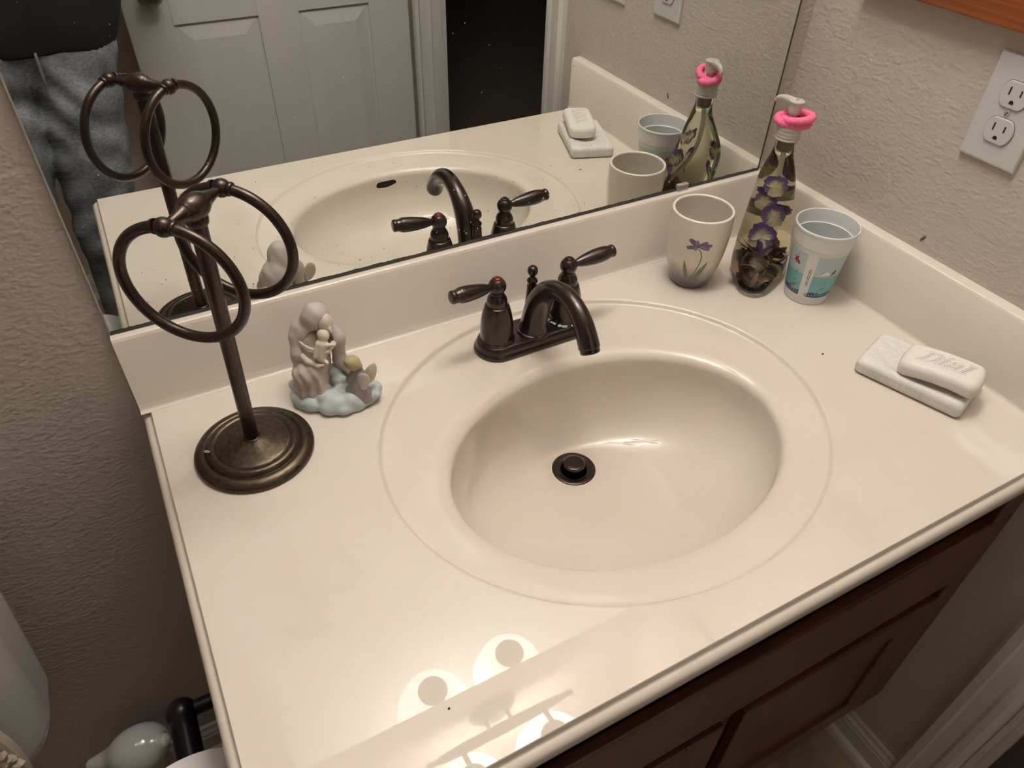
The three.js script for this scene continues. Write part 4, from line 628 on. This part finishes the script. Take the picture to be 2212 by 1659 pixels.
// ------------------------------------------------------------------ soap dish and soap
{
  const ang = -Math.atan2(0.946, 0.324);                                    // local x runs along the dish
  const d = thing('soap_dish', 'white stone soap dish beside the side splash', 'soap dish', [0.8535, CY, 0.3865], ang);
  const f = (x, y, z) => { const b = rboxSdf(x, y - 0.0108, z, 0.0645, 0.0108, 0.0405, 0.0075); return smax(b, -ell(x, y, z, [0, 0.034, 0], [0.066, 0.0215, 0.040]), 0.005); };
  part('dish', sdfMesh(f, [-0.07, -0.003, -0.046], [0.07, 0.026, 0.046], 0.0013, true), mDish, d);
  const s = thing('soap_bar', 'cream curved soap bar with pressed lettering lying on the dish', 'soap', [0.8530, CY + 0.0205, 0.4110], ang + 0.05);
  s.rotation.z = 0.075; s.rotation.order = 'YZX';
  const fs = (x, y, z) => { const t = x / 0.045, arch = 0.0052 * (1 - t * t); const yy = y - 0.0115 - arch * (y < 0.012 ? 1 : 0.72); return rboxSdf(x, yy, z, 0.0455 - 0.0035 * Math.min(1, Math.abs(z) / 0.026) ** 2, 0.0112, 0.0262, 0.0088) * 0.9; };
  part('bar', sdfMesh(fs, [-0.05, -0.006, -0.030], [0.05, 0.034, 0.030], 0.0012, true), mSoap, s);
}

// ------------------------------------------------------------------ beside the vanity: paper holder, roll, toilet
{
  const o = thing('paper_holder', 'black metal toilet paper arm fixed to the vanity side', 'paper holder', [0, CY, 0]);
  const X = -0.053, Y = -0.2, Z = 0.279;
  part('wall_flange', along(lathe([[0, 0.006], [0.012, 0.006], [0.020, 0.003], [0.022, 0]], 28), [0.025, Y, Z], [-1, Y, Z]), mBlackMetal, o);
  part('post', tube([[0.022, Y, Z], [-0.02, Y, Z], [X, Y, Z]], [0.0085, 0.0085, 0.0085], 18, 10), mBlackMetal, o);
  part('elbow_ball', new THREE.SphereGeometry(0.0165, 28, 20).translate(X, Y, Z), mBlackMetal, o);
  part('roll_bar', tube([[X, Y, Z], [X, Y, 0.4], [X, Y, 0.49]], [0.0135, 0.0135, 0.0135], 22, 12), mBlackMetal, o);
  const r = thing('toilet_paper_roll', 'white toilet paper roll on the black arm beside the vanity', 'toilet paper', [X, CY + Y, 0.352]);
  part('paper', along(lathe([[0.0205, 0], [0.0500, 0.0], [0.0518, 0.001], [0.052, 0.003], [0.052, 0.1], [0.050, 0.102], [0.0205, 0.102]], 56, 2), [0, -0.004, 0], [0, -0.004, 1]), mPaper, r);
  part('core', along(lathe([[0.0205, 0.0005], [0.0195, 0.0005], [0.0195, 0.1015], [0.0205, 0.1015]], 36, 1), [0, -0.004, 0], [0, -0.004, 1]), std({ color: lin(0.35, 0.26, 0.17), roughness: 0.9 }), r);
}
{
  const o = thing('ceramic_ornament', 'glossy white ceramic piece with rounded knob and beak-like tip on floor', 'ornament', [-0.19, 0, 0.075]);
  const f = (x, y, z) => { let d = ell(x, y, z, [0.010, 0.222, -0.004], [0.044, 0.034, 0.036]); d = smin(d, cap(x, y, z, [-0.010, 0.214, -0.010], [-0.062, 0.204, -0.022], 0.024, 0.0095), 0.016); d = smin(d, cap(x, y, z, [0.030, 0.232, 0.006], [0.046, 0.238, 0.010], 0.015, 0.0115), 0.006); d = smin(d, cap(x, y, z, [0.012, 0.17, -0.006], [0.004, 0.10, -0.004], 0.026, 0.040), 0.02); d = smin(d, cap(x, y, z, [0, 0.09, 0], [0, 0.03, 0], 0.044, 0.052), 0.03); return smax(d, -y, 0.004); };
  part('body', sdfMesh(f, [-0.10, -0.006, -0.07], [0.07, 0.28, 0.07], 0.0035), mPorcelain, o);
}
{
  const o = thing('toilet', 'white porcelain toilet left of the vanity', 'toilet', [-0.417, 0, 0]);
  const tank = (x, y, z) => { const k = (y - 0.36) / 0.36, hx = 0.190 + 0.030 * k, hz = 0.074 + 0.012 * k; return rboxSdf(x, y - 0.585, z - 0.100, hx, 0.155, hz, 0.055) * 0.95; };
  part('tank', sdfMesh(tank, [-0.25, 0.40, 0.0], [0.25, 0.76, 0.23], 0.005), mPorcelain, o);
  part('tank_lid', rbox(-0.225, 0.225, 0.728, 0.762, 0.012, 0.205, 0.014, 4), mPorcelain, o);
  const bowl = (x, y, z) => { let d = smax(ell(x, y, z, [0, 0.40, 0.47], [0.185, 0.20, 0.25]), y - 0.395, 0.015); d = smin(d, cap(x, y, z, [0, 0.06, 0.36], [0, 0.25, 0.38], 0.12, 0.10), 0.08); d = smin(d, rboxSdf(x, y - 0.05, z - 0.36, 0.115, 0.05, 0.21, 0.04), 0.05); d = smin(d, rboxSdf(x, y - 0.34, z - 0.17, 0.12, 0.045, 0.1, 0.03), 0.04); d = smax(d, -ell(x, y, z, [0, 0.42, 0.48], [0.135, 0.17, 0.19]), 0.02); return smax(d, -y, 0.004); };
  part('bowl', sdfMesh(bowl, [-0.22, -0.01, 0.04], [0.22, 0.43, 0.75], 0.011), mPorcelain, o);
  { const s = new THREE.Shape(); s.absellipse(0, 0, 0.185, 0.235, 0, Math.PI * 2); const h = new THREE.Path(); h.absellipse(0, 0.01, 0.115, 0.155, 0, Math.PI * 2); s.holes.push(h); const g = new THREE.ExtrudeGeometry(s, { depth: 0.012, bevelEnabled: true, bevelSize: 0.006, bevelThickness: 0.005, bevelSegments: 3, curveSegments: 32 }); g.rotateX(Math.PI / 2); g.translate(0, 0.418, 0.475); part('seat', g, mPorcelain, o); }
  { const s = new THREE.Shape(); s.absellipse(0, 0, 0.178, 0.21, 0, Math.PI * 2); const g = new THREE.ExtrudeGeometry(s, { depth: 0.012, bevelEnabled: true, bevelSize: 0.006, bevelThickness: 0.005, bevelSegments: 3, curveSegments: 32 }); g.translate(0, 0.21, 0); g.rotateX(-0.06); g.translate(0, 0.42, 0.243); part('lid', g, mPorcelain, o); }
  part('flush_lever', tube([[-0.17, 0.68, 0.21], [-0.15, 0.68, 0.235], [-0.09, 0.672, 0.238]], [0.008, 0.007, 0.009], 14, 14), mScrew, o);
  // tufted cover over the raised lid
  const c = thing('lid_cover', 'tufted beige fabric cover over the raised toilet lid', 'lid cover', [-0.405, 0.42, 0.263]);
  const s = new THREE.Shape(); s.absellipse(0, 0.21, 0.200, 0.215, 0, Math.PI * 2);
  const g = new THREE.ExtrudeGeometry(s, { depth: 0.006, bevelEnabled: true, bevelSize: 0.006, bevelThickness: 0.005, bevelSegments: 2, curveSegments: 36 }); g.rotateX(-0.06);
  const mShag = std({ color: lin(0.42, 0.36, 0.28), roughness: 1 });
  part('backing', g, mShag, c);
  const tg = new THREE.IcosahedronGeometry(0.0052, 0); tg.scale(0.8, 1.4, 0.9); const pts = []; let s0 = seed; seed = 99;
  for (let i = 0; i < 3200; i++) { const a = rr(0, 6.283), q = Math.sqrt(rnd()); pts.push([Math.cos(a) * q * 0.202, 0.21 + Math.sin(a) * q * 0.217]); }
  const im = new THREE.InstancedMesh(tg, mShag, pts.length); im.name = 'tufts'; im.userData.kind = 'stuff'; im.castShadow = im.receiveShadow = true; const M4 = new THREE.Matrix4(), Q = new THREE.Quaternion(), EU = new THREE.Euler(), col = new THREE.Color();
  pts.forEach(([x, y], i) => { Q.setFromEuler(EU.set(rr(-0.8, 0.8), rr(-1, 1), rr(-1.2, 1.2))); M4.compose(V3(x, y, 0.014 - 0.06 * y + rr(-0.002, 0.003)), Q, V3(1, 1, 1).multiplyScalar(rr(0.8, 1.25))); im.setMatrixAt(i, M4); const k = rr(0.75, 1.15); im.setColorAt(i, col.setRGB(k, k, k)); });
  seed = s0; c.add(im);
}

// ------------------------------------------------------------------ specks
{
  const mk = (x, z, l, w, a, label) => { const o = thing('crumb', label, 'crumb', [x, CY, z], a); const g = new THREE.IcosahedronGeometry(1, 1); g.scale(l, 0.0006, w); g.translate(0, 0.0005, 0); part('speck', g, mSlot, o); };
  const q = [[0.1691, 0.4936, 0.0011, 0.0009, 0.4, 'tiny round black speck on the counter in front of the basin'], [0.7877, 0.2970, 0.0026, 0.0008, 0.3, 'tiny dark lint sliver on the counter near the soap dish']];
  for (const v of q) mk(...v);
  const s = thing('wall_scuff', 'small brown scuff mark on the wall above the side splash', 'scuff', [XR - 0.0006, CY + 0.1170, 0.2723]); const g = new THREE.IcosahedronGeometry(1, 1); g.scale(0.0006, 0.0055, 0.0016); g.rotateX(0.5); part('mark', g, std({ color: lin(0.12, 0.07, 0.03), roughness: 0.9 }), s);
}

// ------------------------------------------------------------------ the person taking the photograph, seen in the mirror
{
  const o = thing('person', 'person in black shirt and faded blue-grey jeans reflected in the mirror', 'person', [0, 0, 0]);
  const jn1 = tileNoise(12, 12, 91), jn2 = tileNoise(90, 160, 92);
  const mDenim = std({ map: dataTex(512, 512, (u, v) => { const k = 0.72 + 0.5 * jn1(u, v) + 0.25 * (jn2(u, v) - 0.5); return [128 * k, 132 * k, 138 * k]; }, true, [2.4, 2.4]), roughness: 0.95 });
  const mShirt = std({ color: lin(0.010, 0.010, 0.012), roughness: 0.95 }), mSkin = std({ color: lin(0.50, 0.31, 0.22), roughness: 0.6 }), mHair = std({ color: lin(0.05, 0.035, 0.025), roughness: 0.8 }), mShoe = std({ color: lin(0.03, 0.03, 0.033), roughness: 0.6 });
  const hipR = [0.034, 0.90, 1.085], kneeR = [-0.012, 0.50, 1.045], ankR = [-0.045, 0.10, 1.095], hipL = [-0.105, 0.90, 1.085], kneeL = [-0.185, 0.50, 1.045], ankL = [-0.215, 0.10, 1.095];
  const shR = [0.165, 1.415, 1.10], elR = [0.262, 1.17, 1.02], wrR = [0.235, 1.365, 0.885], shL = [-0.195, 1.415, 1.10], elL = [-0.255, 1.13, 1.12], wrL = [-0.255, 0.885, 1.07];
  const legs = (g) => (x, y, z) => { let d = cap(x, y, z, hipR, kneeR, 0.078 + g, 0.056 + g); d = smin(d, cap(x, y, z, kneeR, ankR, 0.053 + g, 0.040 + g * 1.4), 0.02); let e = cap(x, y, z, hipL, kneeL, 0.078 + g, 0.056 + g); e = smin(e, cap(x, y, z, kneeL, ankL, 0.053 + g, 0.040 + g * 1.4), 0.02); d = smin(d, e, 0.012); return smin(d, ell(x, y, z, [-0.036, 0.955, 1.095], [0.146 + g, 0.11 + g, 0.105 + g]), 0.05); };
  const trunk = (g) => (x, y, z) => smin(smin(ell(x, y, z, [-0.012, 1.10, 1.10], [0.15 + g, 0.24 + g, 0.10 + g]), ell(x, y, z, [-0.014, 1.33, 1.105], [0.175 + g, 0.16 + g, 0.105 + g]), 0.08), cap(x, y, z, shR, shL, 0.062 + g, 0.062 + g), 0.06);
  const arms = (g) => (x, y, z) => { const r = smin(cap(x, y, z, shR, elR, 0.055 + g, 0.042 + g), cap(x, y, z, elR, wrR, 0.041 + g, 0.028 + g), 0.02), l = smin(cap(x, y, z, shL, elL, 0.055 + g, 0.042 + g), cap(x, y, z, elL, wrL, 0.041 + g, 0.028 + g), 0.02); return Math.min(r, l); };
  const neck = (x, y, z) => cap(x, y, z, [-0.013, 1.43, 1.105], [-0.008, 1.56, 1.075], 0.058, 0.055);
  const body = (x, y, z) => smin(smin(smin(legs(-0.006)(x, y, z), trunk(-0.006)(x, y, z), 0.05), arms(-0.004)(x, y, z), 0.04), neck(x, y, z), 0.05);
  const bodyG = sdfMesh(body, [-0.42, 0.04, 0.80], [0.42, 1.62, 1.30], 0.0125);
  // head, bowed slightly towards the phone
  const hc = [-0.002, 1.625, 1.055];
  const head = (x, y, z) => { let d = ell(x, y, z, hc, [0.074, 0.105, 0.092]); d = smin(d, ell(x, y, z, [hc[0], hc[1] - 0.055, hc[2] - 0.028], [0.056, 0.062, 0.062]), 0.04); d = smin(d, cap(x, y, z, [hc[0], hc[1] + 0.005, hc[2] - 0.088], [hc[0], hc[1] - 0.030, hc[2] - 0.104], 0.009, 0.014), 0.018); for (const s of [-1, 1]) { d = smin(d, ell(x, y, z, [hc[0] + s * 0.077, hc[1] - 0.008, hc[2] + 0.008], [0.009, 0.030, 0.018]), 0.008); d = smax(d, -ell(x, y, z, [hc[0] + s * 0.031, hc[1] + 0.006, hc[2] - 0.094], [0.016, 0.009, 0.012]), 0.012); d = smin(d, ell(x, y, z, [hc[0] + s * 0.031, hc[1] + 0.004, hc[2] - 0.078], [0.011, 0.010, 0.010]), 0.003); } d = smin(d, ell(x, y, z, [hc[0], hc[1] - 0.058, hc[2] - 0.088], [0.024, 0.007, 0.008]), 0.008); return d; };
  const headG = sdfMesh(head, [-0.11, 1.49, 0.92], [0.11, 1.75, 1.17], 0.005);
  // hands: palm, four fingers and a thumb each
  const hand = (chains, palm) => (x, y, z) => { let d = cap(x, y, z, ...palm); for (const c of chains) { let e = 1e9; for (let i = 0; i + 1 < c.length; i++) { const q = cap(x, y, z, c[i], c[i + 1], 0.0092 - i * 0.0006, 0.0086 - i * 0.0006); e = e > 1e8 ? q : smin(e, q, 0.004); } d = smin(d, e, 0.006); } return d; };
  const phX = V3(0.88054, 0.02329, 0.47339), phY = V3(0.29946, 0.74684, -0.59376), phZ = V3(-0.36738, 0.66459, 0.65065);
  const PC = V3(0.07162, CY + 0.59839, 0.75340).addScaledVector(phX, 0.052).addScaledVector(phZ, 0.016);
  const L = (a, b, c) => { const v = PC.clone().addScaledVector(phX, a).addScaledVector(phY, b).addScaledVector(phZ, c); return [v.x, v.y, v.z]; };
  const right = hand([[L(0.095, 0.022, 0.012), L(0.096, 0.024, -0.012), L(0.070, 0.020, -0.014)], [L(0.095, 0.004, 0.014), L(0.098, 0.004, -0.012), L(0.066, 0.002, -0.014)], [L(0.095, -0.014, 0.014), L(0.097, -0.014, -0.012), L(0.068, -0.016, -0.014)], [L(0.094, -0.031, 0.014), L(0.094, -0.031, -0.011), L(0.073, -0.032, -0.013)], [L(0.100, -0.030, 0.040), L(0.082, 0.002, 0.026), L(0.060, 0.012, 0.016)]], [L(0.098, 0.006, 0.030), L(0.105, -0.030, 0.055), 0.021, 0.026]);
  const wr2 = L(0.108, -0.040, 0.064);
  const rg = sdfMesh((x, y, z) => smin(right(x, y, z), cap(x, y, z, wr2, wrR, 0.024, 0.026), 0.02), [wr2[0] - 0.11, wr2[1] - 0.09, wr2[2] - 0.12], [wr2[0] + 0.10, wr2[1] + 0.11, wr2[2] + 0.09], 0.004);
  const w = wrL, F = (dx, dy, dz) => [w[0] + dx, w[1] + dy, w[2] + dz];
  const left = hand([[F(0, -0.085, -0.030), F(0.004, -0.122, -0.034), F(0.012, -0.145, -0.028)], [F(0, -0.090, -0.010), F(0.004, -0.130, -0.012), F(0.014, -0.156, -0.008)], [F(0, -0.088, 0.009), F(0.004, -0.124, 0.009), F(0.014, -0.148, 0.010)], [F(0, -0.080, 0.027), F(0.004, -0.108, 0.029), F(0.012, -0.126, 0.028)], [F(0.006, -0.030, -0.026), F(0.018, -0.060, -0.044), F(0.022, -0.088, -0.046)]], [F(0, -0.01, 0), F(0, -0.075, 0), 0.024, 0.030]);
  const lg = sdfMesh(left, [w[0] - 0.06, w[1] - 0.18, w[2] - 0.08], [w[0] + 0.06, w[1] + 0.05, w[2] + 0.07], 0.004);
  part('body', merge([bodyG, headG, rg, lg]), mSkin, o);
  const crease = (x, y, z) => 0.0035 * Math.sin(y * 70 + x * 55 + 2 * Math.sin(x * 30)) * Math.exp(-(((y - 0.80) / 0.1) ** 2)) + 0.003 * Math.sin(y * 95 - x * 60) * Math.exp(-(((y - 0.55) / 0.09) ** 2));
  const jeans = (x, y, z) => smax(legs(0.012)(x, y, z) + crease(x, y, z), y - 1.0, 0.01);
  part('jeans', sdfMesh((x, y, z) => smax(jeans(x, y, z), 0.075 - y, 0.006), [-0.34, 0.05, 0.90], [0.24, 1.03, 1.27], 0.0085), mDenim, o, 'faded blue-grey jeans');
  part('fly_seam', tube([[-0.020, 0.925, 0.972], [-0.022, 0.88, 0.974], [-0.026, 0.835, 0.988]], [0.0028, 0.0032, 0.002], 10, 16), mDenim, o);
  const shirt = (x, y, z) => { let d = smin(trunk(0.020)(x, y, z), ell(x, y, z, [-0.018, 0.99, 1.095], [0.166, 0.17, 0.128]), 0.07); const sl = Math.min(cap(x, y, z, shR, elR, 0.072, 0.064), cap(x, y, z, shL, elL, 0.072, 0.064)); d = smin(d, sl, 0.03); d += 0.003 * Math.sin(x * 45 + y * 22); const cut = Math.max(0.905 - 0.05 * Math.min(0, x) * 0 + 0.01 * Math.sin(x * 14) - y, 0); d = smax(d, 0.900 + 0.012 * Math.cos((x + 0.02) * 12) - y, 0.008); const ex = Math.abs(x + 0.012) > 0.2 ? 1.22 - y : -1; d = smax(d, ex, 0.006); return smax(d, -cap(x, y, z, [-0.012, 1.50, 1.085], [-0.01, 1.62, 1.05], 0.066, 0.09), 0.01); };
  part('shirt', sdfMesh(shirt, [-0.36, 0.87, 0.90], [0.36, 1.54, 1.28], 0.0095), mShirt, o, 'black shirt hanging over the waistband');
  part('hair', sdfMesh((x, y, z) => smax(smax(ell(x, y, z, [hc[0], hc[1] + 0.012, hc[2] + 0.010], [0.083, 0.108, 0.098]), -ell(x, y, z, [hc[0], hc[1] - 0.045, hc[2] - 0.075], [0.078, 0.115, 0.075]), 0.012), 1.565 - y, 0.01), [-0.11, 1.53, 0.93], [0.11, 1.76, 1.18], 0.006), mHair, o, 'short dark hair');
  for (const a of [ankR, ankL]) part('shoe', sdfMesh((x, y, z) => smax(smin(ell(x, y, z, [a[0], 0.038, a[2] - 0.075], [0.050, 0.042, 0.135]), cap(x, y, z, [a[0], 0.05, a[2]], [a[0], 0.095, a[2]], 0.046, 0.044), 0.03), 0.002 - y, 0.005), [a[0] - 0.08, -0.006, a[2] - 0.24], [a[0] + 0.08, 0.16, a[2] + 0.09], 0.008), mShoe, o);
  // the phone in the raised hand
  const ph = thing('smartphone', 'black smartphone held sideways in the raised hand', 'phone', [PC.x, PC.y, PC.z]);
  ph.quaternion.setFromRotationMatrix(new THREE.Matrix4().makeBasis(phX, phY, phZ));
  part('phone_body', new RoundedBoxGeometry(0.150, 0.072, 0.008, 3, 0.0035), phy({ color: lin(0.015, 0.015, 0.017), roughness: 0.25, metalness: 0.2 }), ph);
  part('screen', boxUV(-0.071, 0.071, -0.033, 0.033, 0.0041, 0.0045), phy({ color: lin(0.01, 0.01, 0.012), roughness: 0.05 }), ph);
}

renderer.render(scene, camera);
